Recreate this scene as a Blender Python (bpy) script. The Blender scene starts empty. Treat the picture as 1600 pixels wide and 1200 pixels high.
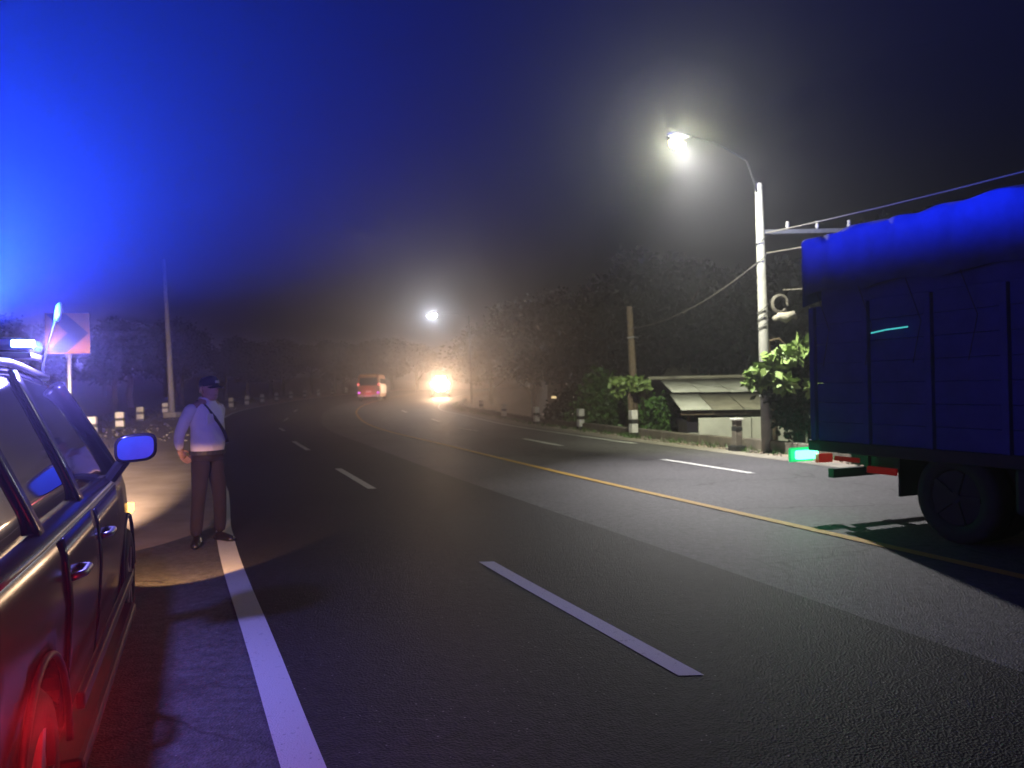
import bpy, bmesh, math, random
import numpy as np
from mathutils import Vector, Matrix
rnd = random.Random(7)
npr = np.random.default_rng(7)
R = math.radians
S = bpy.context.scene
COL = S.collection

# ------------------------------------------------------------------ camera
cam_d = bpy.data.cameras.new("camera"); cam = bpy.data.objects.new("camera", cam_d); COL.objects.link(cam)
cam_d.sensor_width = 36; cam_d.lens = 27.2; cam_d.clip_start = 0.05; cam_d.clip_end = 2000
pt, rl = R(0.2), R(1.2)
fw = Vector((0, math.cos(pt), math.sin(pt))); u0 = Vector((0, -math.sin(pt), math.cos(pt))); r0 = Vector((1, 0, 0))
rv = r0*math.cos(rl)-u0*math.sin(rl); uv = u0*math.cos(rl)+r0*math.sin(rl)
cam.matrix_world = Matrix(((rv.x, uv.x, -fw.x, 0), (rv.y, uv.y, -fw.y, 0), (rv.z, uv.z, -fw.z, 1.55), (0, 0, 0, 1)))
S.camera = cam
cam_d.dof.use_dof = True; cam_d.dof.focus_distance = 3.4; cam_d.dof.aperture_fstop = 3.2

# ------------------------------------------------------------------ night sky
W = bpy.data.worlds.new("World"); S.world = W; W.use_nodes = True
nt = W.node_tree; nt.nodes.clear()
sky = nt.nodes.new("ShaderNodeTexSky"); sky.sky_type = 'NISHITA'; sky.sun_disc = False
sky.sun_elevation = R(-6.5); sky.sun_rotation = R(200)
bg = nt.nodes.new("ShaderNodeBackground"); bg.inputs[1].default_value = 0.05
tint = nt.nodes.new("ShaderNodeMixRGB"); tint.blend_type = 'ADD'; tint.inputs[0].default_value = 1.0
tint.inputs[2].default_value = (0.030, 0.030, 0.055, 1)
wo = nt.nodes.new("ShaderNodeOutputWorld")
nt.links.new(sky.outputs[0], tint.inputs[1]); nt.links.new(tint.outputs[0], bg.inputs[0]); nt.links.new(bg.outputs[0], wo.inputs[0])
S.view_settings.view_transform = 'Standard'; S.view_settings.look = 'None'
S.view_settings.exposure = 0; S.view_settings.gamma = 1; S.view_settings.use_curve_mapping = False
S.cycles.use_denoising = True
try: S.cycles.denoiser = 'OPENIMAGEDENOISE'
except Exception: pass
S.cycles.max_bounces = 5; S.cycles.diffuse_bounces = 2; S.cycles.glossy_bounces = 3
S.cycles.transmission_bounces = 3; S.cycles.volume_bounces = 0; S.cycles.transparent_max_bounces = 6
S.cycles.sample_clamp_indirect = 4
S.cycles.use_light_tree = True

# lamps the photograph shows (each one sits in the lamp it belongs to, bar the added minibus fill)
L_STREET = dict(power=3300, col=(0.98, 1.0, 0.72))
L_FAR = dict(power=1500, col=(0.86, 0.93, 1.0))
L_ONC = dict(power=2500, col=(1.0, 0.62, 0.36))
L_BLUEUP = dict(power=40000, col=(0.014, 0.058, 1.0))
L_BLUE = dict(power=165, col=(0.24, 0.21, 1.0))
L_HEAD = dict(power=42000, col=(1.0, 0.72, 0.50))
L_TAIL = dict(power=15, col=(1.0, 0.02, 0.03))
L_AMBER = dict(power=180, col=(1.0, 0.52, 0.20))
L_GREEN = dict(power=6, col=(0.02, 1.0, 0.30))
HAZE = 0.006

# ------------------------------------------------------------------ helpers
def tag(o, label=None, cat=None, group=None, kind=None):
    if label: o["label"] = label
    if cat: o["category"] = cat
    if group: o["group"] = group
    if kind: o["kind"] = kind
    return o
def empty(name, loc=(0, 0, 0), rz=0.0):
    o = bpy.data.objects.new(name, None); COL.objects.link(o); o.location = loc; o.rotation_euler = (0, 0, rz)
    o.empty_display_size = 0.2
    return o
def copy_tree(o, parent=None):
    c = o.copy(); COL.objects.link(c); c.parent = parent
    for ch in list(o.children): copy_tree(ch, c)
    return c
class MB:
    def __init__(s): s.v = []; s.f = []
    def add(s, vs, fs):
        n = len(s.v); s.v += [tuple(p) for p in vs]; s.f += [tuple(i+n for i in q) for q in fs]; return s
    def box(s, c, d, rz=0.0, M=None):
        vs = [Vector((x*d[0]/2, y*d[1]/2, z*d[2]/2)) for x in (-1, 1) for y in (-1, 1) for z in (-1, 1)]
        m = M if M is not None else Matrix.Rotation(rz, 3, 'Z')
        c = Vector(c)
        return s.add([m @ v+c for v in vs], [(0, 1, 3, 2), (4, 6, 7, 5), (0, 4, 5, 1), (2, 3, 7, 6), (0, 2, 6, 4), (1, 5, 7, 3)])
    def tube(s, pts, rad, n=8, cap=True):
        pts = [Vector(p) for p in pts]
        if not isinstance(rad, (list, tuple)): rad = [rad]*len(pts)
        rings = []; base = len(s.v); ref = None
        for i, p in enumerate(pts):
            t = (pts[min(i+1, len(pts)-1)]-pts[max(i-1, 0)]).normalized()
            if ref is None: ref = Vector((1, 0, 0)) if abs(t.x) < .8 else Vector((0, 1, 0))
            a = (ref-t*ref.dot(t)).normalized(); ref = a; b = t.cross(a)
            r = rad[i]; ra, rb = r if isinstance(r, (list, tuple)) else (r, r)
            for k in range(n):
                th = 2*math.pi*k/n; s.v.append(tuple(p+a*ra*math.cos(th)+b*rb*math.sin(th)))
        for i in range(len(pts)-1):
            for k in range(n):
                k2 = (k+1) % n; s.f.append((base+i*n+k, base+i*n+k2, base+(i+1)*n+k2, base+(i+1)*n+k))
        if cap:
            s.f.append(tuple(base+k for k in range(n))[::-1]); s.f.append(tuple(base+(len(pts)-1)*n+k for k in range(n)))
        return s
    def cyl(s, c, axis, r, h, n=20):
        c = Vector(c); a = Vector(axis).normalized(); return s.tube([c-a*h/2, c+a*h/2], r, n)
    def loft(s, rings, closed=True, cap=True):
        base = len(s.v); n = len(rings[0])
        for r in rings: s.v += [tuple(p) for p in r]
        for i in range(len(rings)-1):
            for k in range(n if closed else n-1):
                k2 = (k+1) % n; s.f.append((base+i*n+k, base+i*n+k2, base+(i+1)*n+k2, base+(i+1)*n+k))
        if cap and closed:
            s.f.append(tuple(base+k for k in range(n))[::-1]); s.f.append(tuple(base+(len(rings)-1)*n+k for k in range(n)))
        return s
    def grid(s, fn, us, vs_):
        base = len(s.v); m = len(vs_)
        for u in us:
            for v in vs_: s.v.append(tuple(fn(u, v)))
        for i in range(len(us)-1):
            for j in range(m-1): s.f.append((base+i*m+j, base+(i+1)*m+j, base+(i+1)*m+j+1, base+i*m+j+1))
        return s
    def build(s, name, mat, parent=None, smooth=False, bevel=0.0, solid=0.0, sub=0):
        me = bpy.data.meshes.new(name); me.from_pydata(s.v, [], s.f); me.update()
        bm = bmesh.new(); bm.from_mesh(me); bmesh.ops.recalc_face_normals(bm, faces=bm.faces); bm.to_mesh(me); bm.free()
        if smooth: me.polygons.foreach_set("use_smooth", [True]*len(me.polygons))
        if mat: me.materials.append(mat)
        o = bpy.data.objects.new(name, me); COL.objects.link(o)
        if parent: o.parent = parent
        if solid: m = o.modifiers.new("solid", 'SOLIDIFY'); m.thickness = solid; m.offset = 0
        if sub: m = o.modifiers.new("sub", 'SUBSURF'); m.levels = sub; m.render_levels = sub
        if bevel: m = o.modifiers.new("bevel", 'BEVEL'); m.width = bevel; m.segments = 2; m.limit_method = 'ANGLE'
        return o
def bake(o):
    dg = bpy.context.evaluated_depsgraph_get(); me = bpy.data.meshes.new_from_object(o.evaluated_get(dg)); o.modifiers.clear(); o.data = me
def lamp(name, kind, loc, L, parent, radius=0.05, power=None, aim=None, size=None, blend=0.3, col=None):
    d = bpy.data.lights.new(name, kind); d.energy = L['power'] if power is None else power; d.color = col or L['col']
    d.shadow_soft_size = radius
    if kind == 'SPOT': d.spot_size = R(size); d.spot_blend = blend
    o = bpy.data.objects.new(name, d); COL.objects.link(o); o.location = loc; o["kind"] = "helper"
    if aim is not None: o.rotation_euler = Vector(aim).to_track_quat('-Z', 'Y').to_euler()
    if parent: o.parent = parent
    return o

# ------------------------------------------------------------------ materials
MATS = {}
def mat(name, col, rough=0.6, metal=0.0, col2=None, scale=8.0, amt=1.0, bump=0.0, bscale=60.0, emit=None, es=0.0, trans=0.0, alpha=1.0, spec=0.5, coat=0.0, detail=6, sss=0.0):
    if name in MATS: return MATS[name]
    m = bpy.data.materials.new(name); m.use_nodes = True; nt = m.node_tree; b = nt.nodes["Principled BSDF"]
    b.inputs["Base Color"].default_value = (*col, 1); b.inputs["Roughness"].default_value = rough; b.inputs["Metallic"].default_value = metal
    b.inputs["Specular IOR Level"].default_value = spec; b.inputs["Coat Weight"].default_value = coat; b.inputs["Coat Roughness"].default_value = 0.06
    b.inputs["Transmission Weight"].default_value = trans; b.inputs["Alpha"].default_value = alpha
    tc = nt.nodes.new("ShaderNodeTexCoord")
    if col2 is None: col2 = tuple(c*0.72 for c in col)
    n = nt.nodes.new("ShaderNodeTexNoise"); n.inputs["Scale"].default_value = scale; n.inputs["Detail"].default_value = detail
    n.inputs["Roughness"].default_value = 0.65
    nt.links.new(tc.outputs["Object"], n.inputs["Vector"])
    r = nt.nodes.new("ShaderNodeMapRange"); r.inputs[1].default_value = 0.35; r.inputs[2].default_value = 0.68
    nt.links.new(n.outputs["Fac"], r.inputs[0])
    mx = nt.nodes.new("ShaderNodeMixRGB"); mx.inputs[1].default_value = (*col, 1); mx.inputs[2].default_value = (*col2, 1)
    nt.links.new(r.outputs[0], mx.inputs[0]); nt.links.new(mx.outputs[0], b.inputs["Base Color"])
    if bump:
        n2 = nt.nodes.new("ShaderNodeTexNoise"); n2.inputs["Scale"].default_value = bscale; n2.inputs["Detail"].default_value = 4
        nt.links.new(tc.outputs["Object"], n2.inputs["Vector"])
        bp = nt.nodes.new("ShaderNodeBump"); bp.inputs["Strength"].default_value = bump; bp.inputs["Distance"].default_value = 0.02
        nt.links.new(n2.outputs["Fac"], bp.inputs["Height"]); nt.links.new(bp.outputs[0], b.inputs["Normal"])
    if emit: b.inputs["Emission Color"].default_value = (*emit, 1); b.inputs["Emission Strength"].default_value = es
    MATS[name] = m; return m
def lampmat(name, col, es):
    m = mat(name, tuple(.25*c for c in col), 0.3, emit=col, es=es); m.cycles.emission_sampling = 'NONE'; return m

def glowglass(name, col, es):
    m = bpy.data.materials.new(name); m.use_nodes = True; nt = m.node_tree; nt.nodes.clear()
    e = nt.nodes.new("ShaderNodeEmission"); e.inputs[0].default_value = (*col, 1); e.inputs[1].default_value = es
    t = nt.nodes.new("ShaderNodeBsdfTransparent"); x = nt.nodes.new("ShaderNodeMixShader"); x.inputs[0].default_value = .35
    o = nt.nodes.new("ShaderNodeOutputMaterial"); nt.links.new(t.outputs[0], x.inputs[1]); nt.links.new(e.outputs[0], x.inputs[2]); nt.links.new(x.outputs[0], o.inputs[0])
    m.cycles.emission_sampling = 'NONE'; return m
def paint(name, col, worn):
    m = mat(name, col, .6, col2=worn, scale=38, bump=.4, bscale=120, detail=9)
    r = [n for n in m.node_tree.nodes if n.type == 'MAP_RANGE'][0]; r.inputs[1].default_value = .60; r.inputs[2].default_value = .74
    return m
def asphalt(name, c1, c2, rough, spec):
    m = bpy.data.materials.new(name); m.use_nodes = True; nt = m.node_tree; b = nt.nodes["Principled BSDF"]; N = nt.nodes.new; Lk = nt.links.new
    tc = N("ShaderNodeTexCoord")
    big = N("ShaderNodeTexNoise"); big.inputs["Scale"].default_value = 0.35; big.inputs["Detail"].default_value = 5
    fine = N("ShaderNodeTexNoise"); fine.inputs["Scale"].default_value = 55; fine.inputs["Detail"].default_value = 3; fine.inputs["Roughness"].default_value = 0.8
    vor = N("ShaderNodeTexVoronoi"); vor.inputs["Scale"].default_value = 75
    for n in (big, fine, vor): Lk(tc.outputs["Object"], n.inputs["Vector"])
    r1 = N("ShaderNodeMapRange"); r1.inputs[1].default_value = .38; r1.inputs[2].default_value = .62; Lk(big.outputs["Fac"], r1.inputs[0])
    mx = N("ShaderNodeMixRGB"); mx.inputs[1].default_value = (*c1, 1); mx.inputs[2].default_value = (*c2, 1); Lk(r1.outputs[0], mx.inputs[0])
    r2 = N("ShaderNodeMapRange"); r2.inputs[1].default_value = .3; r2.inputs[2].default_value = .75; r2.inputs[3].default_value = .55; r2.inputs[4].default_value = 1.6; Lk(fine.outputs["Fac"], r2.inputs[0])
    mu = N("ShaderNodeMixRGB"); mu.blend_type = 'MULTIPLY'; mu.inputs[0].default_value = 1; Lk(mx.outputs[0], mu.inputs[1]); Lk(r2.outputs[0], mu.inputs[2])
    mid = N("ShaderNodeTexNoise"); mid.inputs["Scale"].default_value = 13; mid.inputs["Detail"].default_value = 5; mid.inputs["Roughness"].default_value = .7; Lk(tc.outputs["Object"], mid.inputs["Vector"])
    rm_ = N("ShaderNodeMapRange"); rm_.inputs[1].default_value = .32; rm_.inputs[2].default_value = .70; rm_.inputs[3].default_value = .62; rm_.inputs[4].default_value = 1.45; Lk(mid.outputs["Fac"], rm_.inputs[0])
    mu0 = mu; mu = N("ShaderNodeMixRGB"); mu.blend_type = 'MULTIPLY'; mu.inputs[0].default_value = 1; Lk(mu0.outputs[0], mu.inputs[1]); Lk(rm_.outputs[0], mu.inputs[2])
    # sparse pale chips of stone
    ch = N("ShaderNodeTexVoronoi"); ch.inputs["Scale"].default_value = 28; Lk(tc.outputs["Object"], ch.inputs["Vector"])
    rc = N("ShaderNodeMapRange"); rc.inputs[1].default_value = .10; rc.inputs[2].default_value = .16; rc.inputs[3].default_value = 1; rc.inputs[4].default_value = 0; Lk(ch.outputs["Distance"], rc.inputs[0])
    sep = N("ShaderNodeSeparateColor"); Lk(ch.outputs["Color"], sep.inputs[0])
    gt = N("ShaderNodeMath"); gt.operation = 'GREATER_THAN'; gt.inputs[1].default_value = .86; Lk(sep.outputs[0], gt.inputs[0])
    ml = N("ShaderNodeMath"); ml.operation = 'MULTIPLY'; Lk(rc.outputs[0], ml.inputs[0]); Lk(gt.outputs[0], ml.inputs[1])
    m3 = N("ShaderNodeMixRGB"); m3.inputs[2].default_value = (.26, .25, .24, 1); Lk(ml.outputs[0], m3.inputs[0]); Lk(mu.outputs[0], m3.inputs[1])
    # hairline cracks that come and go, and old oil stains
    ds = N("ShaderNodeTexNoise"); ds.inputs["Scale"].default_value = 2.2; Lk(tc.outputs["Object"], ds.inputs["Vector"])
    ad = N("ShaderNodeMixRGB"); ad.blend_type = 'ADD'; ad.inputs[0].default_value = .35; Lk(tc.outputs["Object"], ad.inputs[1]); Lk(ds.outputs["Color"], ad.inputs[2])
    ck = N("ShaderNodeTexVoronoi"); ck.feature = 'DISTANCE_TO_EDGE'; ck.inputs["Scale"].default_value = .38; Lk(ad.outputs[0], ck.inputs["Vector"])
    ckr = N("ShaderNodeMapRange"); ckr.inputs[1].default_value = .002; ckr.inputs[2].default_value = .006; ckr.inputs[3].default_value = 1; ckr.inputs[4].default_value = 0; Lk(ck.outputs["Distance"], ckr.inputs[0])
    cm = N("ShaderNodeMath"); cm.operation = 'MULTIPLY'; Lk(ckr.outputs[0], cm.inputs[0]); Lk(r1.outputs[0], cm.inputs[1])
    oi = N("ShaderNodeTexNoise"); oi.inputs["Scale"].default_value = .9; oi.inputs["Detail"].default_value = 3; Lk(tc.outputs["Object"], oi.inputs["Vector"])
    oir = N("ShaderNodeMapRange"); oir.inputs[1].default_value = .60; oir.inputs[2].default_value = .70; oir.inputs[3].default_value = 0; oir.inputs[4].default_value = .45; Lk(oi.outputs["Fac"], oir.inputs[0])
    cs2 = N("ShaderNodeMath"); cs2.operation = 'MAXIMUM'; Lk(cm.outputs[0], cs2.inputs[0]); Lk(oir.outputs[0], cs2.inputs[1])
    m4 = N("ShaderNodeMixRGB"); m4.inputs[2].default_value = (.022, .021, .022, 1); Lk(cs2.outputs[0], m4.inputs[0]); Lk(m3.outputs[0], m4.inputs[1])
    m3 = m4
    Lk(m3.outputs[0], b.inputs["Base Color"]); b.inputs["Roughness"].default_value = rough; b.inputs["Specular IOR Level"].default_value = spec
    bp = N("ShaderNodeBump"); bp.inputs["Strength"].default_value = .45; bp.inputs["Distance"].default_value = .012
    hs = N("ShaderNodeMath"); hs.operation = "MULTIPLY_ADD"; hs.inputs[1].default_value = 1.6; Lk(mid.outputs["Fac"], hs.inputs[0]); Lk(vor.outputs["Distance"], hs.inputs[2]); Lk(hs.outputs[0], bp.inputs["Height"]); Lk(bp.outputs[0], b.inputs["Normal"])
    return m
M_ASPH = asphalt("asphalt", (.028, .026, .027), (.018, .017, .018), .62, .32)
M_ASPH2 = asphalt("asphalt_pale", (.104, .100, .103), (.080, .077, .080), .62, .4)
M_WHITE = paint("road_white", (.66, .66, .62), (.16, .155, .15))
M_YEL = paint("road_yellow", (.55, .33, .06), (.16, .11, .05))
M_DIRT = mat("dirt", (.36, .28, .23), .95, col2=(.24, .18, .14), scale=1.2, bump=.5, bscale=14)
M_VERGE = mat("verge_concrete", (.30, .27, .23), .9, col2=(.20, .18, .15), scale=2.2, bump=.6, bscale=30)
M_CONC = mat("concrete", (.30, .28, .26), .85, col2=(.18, .17, .16), scale=5, bump=.5, bscale=40)
M_WALLC = mat("wall_concrete", (.20, .17, .14), .9, col2=(.11, .095, .08), scale=3, bump=.8, bscale=20)
M_PW = mat("post_white", (.72, .70, .68), .6, col2=(.55, .53, .50), scale=9)
M_PB = mat("post_black", (.03, .03, .03), .6)
M_POLE = mat("pole_concrete", (.27, .26, .25), .8, col2=(.18, .17, .165), scale=4, bump=.3)
M_WOOD = mat("old_wood", (.16, .115, .075), .85, col2=(.085, .06, .04), scale=6, bump=.6, bscale=25)
M_STEEL = mat("steel", (.35, .35, .36), .4, .8)
M_CABLE = mat("cable", (.13, .115, .10), .6)
M_BLK = mat("black_plastic", (.018, .018, .02), .45)
M_RUB = mat("rubber", (.02, .02, .02), .85)
def leafmat(n, c, c2): return mat(n, c, .5, col2=c2, scale=1.6, spec=.35)
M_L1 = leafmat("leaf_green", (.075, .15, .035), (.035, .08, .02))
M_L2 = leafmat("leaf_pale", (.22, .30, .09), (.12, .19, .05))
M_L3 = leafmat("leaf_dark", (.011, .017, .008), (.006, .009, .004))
M_BARK = mat("bark", (.09, .065, .045), .9, col2=(.05, .035, .025), scale=7, bump=.8, bscale=20)

# ------------------------------------------------------------------ the lie of the land
def curve(pts):
    pts = sorted(pts); ys = np.array([p[0] for p in pts]); xs = np.array([p[1] for p in pts])
    m = np.gradient(xs, ys)
    def f(y):
        i = int(np.clip(np.searchsorted(ys, y)-1, 0, len(ys)-2)); h = ys[i+1]-ys[i]; t = (y-ys[i])/h
        if y < ys[0]: return float(xs[0]+m[0]*(y-ys[0]))
        if y > ys[-1]: return float(xs[-1]+m[-1]*(y-ys[-1]))
        return float((2*t**3-3*t*t+1)*xs[i]+(t**3-2*t*t+t)*h*m[i]+(-2*t**3+3*t*t)*xs[i+1]+(t**3-t*t)*h*m[i+1])
    return f
YEL = curve([(-40, 21.8), (-10, 10.1), (0, 6.2), (7, 3.46), (13, 1.1), (20.7, -1.75), (29.5, -4.95), (35, -6.6), (40.6, -8.05), (47.6, -9.6), (54, -10.6), (62.7, -11.4), (70, -11.6), (80, -11.2), (95, -8.7), (110, -4), (135, 6)])
EDL = curve([(-40, 17.3), (-10, 4.8), (0, .62), (3.2, -.83), (4.6, -1.44), (7, -2.5), (11.3, -4.25), (14.9, -5.75), (21.7, -8.5), (30, -11.9), (40.5, -15.4), (53, -18.5), (66, -19.7), (74, -19.9), (85, -19.4), (98, -17.5), (110, -13.5), (135, -4)])
EDR = curve([(-40, 26.5), (-10, 15.0), (0, 11.1), (7, 8.4), (12.9, 5.95), (15.6, 5.0), (17.7, 4.3), (20.8, 3.25), (25.4, 1.8), (30, .45), (37.4, -1.3), (41, -2.2), (46.8, -3.9), (53, -4.7), (61, -4.9), (70, -4.9), (80, -4.4), (95, -2.8), (110, 2), (135, 12)])
def zg(y):
    if y < 32: return 0.0
    if y < 42: return .001*(y-32)**2
    if y < 95: return .1+.02*(y-42)
    if y < 115: return 1.16+.02*(y-95)-.0005*(y-95)**2
    return 1.36
def ys_rows(a, b, st=1.0):
    n = max(1, int(round((b-a)/st))); return [a+(b-a)*i/n for i in range(n+1)]
rows = [-250, -120, -60]+ys_rows(-40, 130, 1.0)+[145, 170, 210, 250]
def ground_pt(y, k):
    L = EDL(y); Rr = EDR(y)
    offs = [(-250-L, 4), (-90, 4), (-45, 1.2), (-22, .2), (-12, -.3), (-6, -.05), (-3, .02), (-1.3, 0), (0, 0)]
    if k < len(offs): return Vector((L+offs[k][0], y, zg(y)+offs[k][1]))
    j = k-len(offs)
    offr = [(0, 0), (1.15, 0), (1.5, -.1), (2.6, -1.3), (4.5, -1.7), (10, -1.8), (25, -1.5), (50, 0), (110, 3), (250-Rr, 4)]
    return Vector((Rr+offr[j][0], y, zg(y)+offr[j][1]))
g = MB()
NK = 19
for y in rows:
    for k in range(NK):
        p = ground_pt(y, k)
        if k in (3, 4, 5, 6, 12, 13, 14, 15): p.z += .06*math.sin(y*1.3+k*2.1)+.05*math.sin(y*.37+k)
        g.v.append(tuple(p))
for i in range(len(rows)-1):
    for k in range(NK-1): g.f.append((i*NK+k, (i+1)*NK+k, (i+1)*NK+k+1, i*NK+k+1))
ground = g.build("ground", M_DIRT, smooth=True); tag(ground, "dark bare earth ground beside the road", None, None, "structure")

def strip(f0, f1, ya, yb, dz, st=1.0, cols=2):
    m = MB()
    m.grid(lambda y, u: (f0(y)+(f1(y)-f0(y))*u, y, zg(y)+dz), ys_rows(ya, yb, st), [i/(cols-1) for i in range(cols)])
    return m
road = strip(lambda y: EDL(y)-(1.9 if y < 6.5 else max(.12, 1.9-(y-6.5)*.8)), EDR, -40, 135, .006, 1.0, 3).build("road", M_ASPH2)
tag(road, "worn grey asphalt road curving away into the dark", None, None, "structure")
# darker surface over the left-hand lanes, its edge running inside the yellow line
DARK_EDGE = lambda y: YEL(y)-2.0
strip(lambda y: EDL(y)+.0, DARK_EDGE, -40, 133, .010).build("dark_lane_surface", M_ASPH, road)
def line(f, w, ya, yb, m, name, dz=.015, st=.5):
    def sl(y): return math.hypot(1, (f(y+.2)-f(y-.2))/.4)
    o = MB().grid(lambda y, u: (f(y)+u*w*sl(y)/2, y, zg(y)+dz), ys_rows(ya, yb, st), [-1, 1]).build(name, m, road); return o
line(YEL, .13, -20, 120, M_YEL, "centre_line")
line(lambda y: EDL(y)+.02-.09*(y < 12)*min(1, (12-y)/3), .17, -20, 128, M_WHITE, "edge_line")
line(lambda y: EDR(y)-.35, .12, 20, 120, M_WHITE, "edge_line")
DL = curve([(-20, 10.6), (4.07, .91), (6.82, -.26), (12, -2.2), (15.2, -3.45), (20.1, -5.33), (23.8, -6.75), (30.1, -8.9), (33.4, -10.1), (42, -12.2), (53, -14.6), (66, -15.6), (80, -15.4)])
for a, b in ((-4.5, -1.4), (4.07, 6.82), (12, 15.2), (20.1, 23.8), (30.1, 32.6), (39, 42), (49, 52)): line(DL, .125, a, b, M_WHITE, "lane_dash")
DR = curve([(-20, 16.4), (4, 7.4), (13, 4.0), (15.7, 3.02), (19.8, 1.25), (22.8, .3), (27.3, -1.25), (29.7, -2.05), (35, -3.25), (38.1, -4.0), (46, -6.4), (56, -8.2), (66, -8.8)])
for a, b in ((4, 7), (13, 15.7), (19.8, 22.8), (27.3, 29.7), (35, 38.1), (45, 48)): line(DR, .13, a, b, M_WHITE, "lane_dash")
# right-hand concrete margin
vg = strip(EDR, lambda y: EDR(y)+.55, -40, 130, .012).build("pavement", M_VERGE); tag(vg, "pale concrete strip along the right edge of the road", None, None, "structure")

# low wall on the right, built of blocks
lw = empty("low_wall", (EDR(24)+1.2, 24, zg(24))); tag(lw, "low weathered concrete wall running behind the striped posts on the right", "wall")
y = 9.0; i = 0
while y < 62:
    ln = 1.9; y2 = y+ln*.93; x1, x2 = EDR(y)+1.15, EDR(y2)+1.15
    c = Vector(((x1+x2)/2, (y+y2)/2, zg(y)+.07)); ang = math.atan2(y2-y, x2-x1)
    L_ = math.hypot(x2-x1, y2-y)-.015
    hh = .34+rnd.uniform(-.02, .02)
    bl = MB().box((0, 0, 0), (L_, .24, hh)).build("block", M_WALLC, lw, bevel=.015)
    bl.location = c-lw.location+Vector((0, 0, rnd.uniform(-.012, .012))); bl.rotation_euler = (rnd.uniform(-.02, .02), 0, ang+rnd.uniform(-.01, .01))
    y = y2; i += 1

# litter of stones and grass tufts on the margins
def tufts(name, spots, label, kind_mat, hgt, nblade):
    m = MB()
    for (x, y_, z) in spots:
        for _ in range(nblade):
            a = rnd.uniform(0, 6.28); l = hgt*rnd.uniform(.4, 1.1); dx, dy = math.cos(a)*l*rnd.uniform(.2, .8), math.sin(a)*l*rnd.uniform(.2, .8)
            w = .008+hgt*.04; ox, oy = rnd.gauss(0, .06), rnd.gauss(0, .06)
            m.add([(x+ox-w*math.sin(a), y_+oy+w*math.cos(a), z), (x+ox+w*math.sin(a), y_+oy-w*math.cos(a), z), (x+ox+dx, y_+oy+dy, z+l)], [(0, 1, 2)])
    o = m.build(name, kind_mat); tag(o, label, "grass", None, "stuff"); return o
sp = []
for _ in range(520):
    y_ = rnd.uniform(10, 60); off = rnd.uniform(.6, 1.0) if rnd.random() < .5 else rnd.uniform(1.35, 2.0)
    sp.append((EDR(y_)+off, y_, zg(y_)-(0 if off < 1.1 else .15 if off < 1.5 else .6)))
tufts("grass", sp, "short grass and weeds along the low wall", M_L1, .16, 7)
sp = []
for _ in range(1500):
    y_ = rnd.uniform(16, 95); off = rnd.uniform(2.3, 9); sp.append((EDL(y_)-off, y_, zg(y_)-.12))
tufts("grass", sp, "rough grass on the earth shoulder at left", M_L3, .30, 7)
m = MB()
for _ in range(900):
    if rnd.random() < .5: y_ = rnd.uniform(10, 40); x_ = EDR(y_)+rnd.uniform(.5, 1.05)
    else: y_ = rnd.uniform(25, 60); x_ = EDL(y_)-rnd.uniform(.6, 5)
    r_ = rnd.uniform(.012, .045); a = rnd.uniform(0, 3)
    m.box((x_, y_, zg(y_)+r_*.5), (r_*2, r_*1.5, r_*1.3), a)
tag(m.build("gravel", M_VERGE), "scattered stones on the road margins", "gravel", None, "stuff")

# ------------------------------------------------------------------ guide posts
def post(x, y, h, w, label, group, rz):
    z = zg(y); r = empty("guide_post", (x, y, z-.03), rz); tag(r, label, "guide post", group)
    cuts = [(0, .17, M_PB, "base_band"), (.17, .50, M_PW, "white_band"), (.50, .66, M_PB, "black_band"), (.66, 1.0, M_PW, "white_band")]
    for a, b, mt, nm in cuts:
        ww = w*(1.10 if nm == "base_band" else 1.0)+(.004 if mt is M_PB else 0)
        MB().box((0, 0, (a+b)/2*h+.03), (ww, ww, (b-a)*h)).build(nm, mt, r, bevel=.012)
    r.rotation_euler = (rnd.uniform(-.03, .03), rnd.uniform(-.03, .03), rz)
    return r
GR = "striped guide posts along the right kerb"; GL = "striped guide posts along the left shoulder"
for (x, y, h, lb) in ((3.52, 22.6, .74, "white and black post in front of the wooden pole at right"),
                      (2.35, 26.9, .68, "white and black post in front of the leafy bushes, second from the wooden pole"),
                      (.98, 31.5, .66, "white and black post at the dark left end of the bushes"),
                      (-.42, 37.3, .66, "faint striped post left of the bushes in the glow"),
                      (-1.75, 43.5, .66, "faintest striped post nearest the oncoming headlights")):
    post(x, y, h+.05, .205, lb, GR, 0.35)
r = empty("guide_post", (5.02, 17.35, 0), .3); tag(r, "dark post with a pale cap in front of the whitewashed house wall", "guide post", GR)
MB().box((0, 0, .06), (.30, .30, .14)).build("base_band", M_PB, r, bevel=.02)
MB().box((0, 0, .29), (.17, .17, .32)).build("shaft", M_WALLC, r, bevel=.012)  # backlit darkness put into the shaft colour
MB().box((0, 0, .50), (.178, .178, .10)).build("black_band", M_PB, r, bevel=.01)
MB().box((0, 0, .62), (.16, .16, .14)).build("shaft", M_WALLC, r, bevel=.012)
MB().box((0, 0, .715), (.24, .22, .05)).build("cap", M_PW, r, bevel=.015)
lft = [(-15.25, 28.0, .78, "large striped post beside the car's side mirror, cut off by the windscreen pillar"),
       (-17.55, 34.6, .78, "striped post just above the car's side mirror"), (-20.1, 41.8, .78, "striped post midway between the mirror and the grey pole"),
       (-22.2, 49.5, .72, "small striped post at the foot of the grey pole on the left")]
for (x, y, h, lb) in lft: post(x, y, h, .34, lb, GL, .3)
yy = 56.0; k = 0
nm = ["first", "second", "third", "fourth", "fifth", "sixth", "seventh", "eighth", "ninth"]
for k in range(9):
    yy = 56+k*4.6; post(EDL(yy)-1.4, yy, .8, .30, "dim %s post past the policeman along the far bend" % nm[k], GL, .2)

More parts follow.
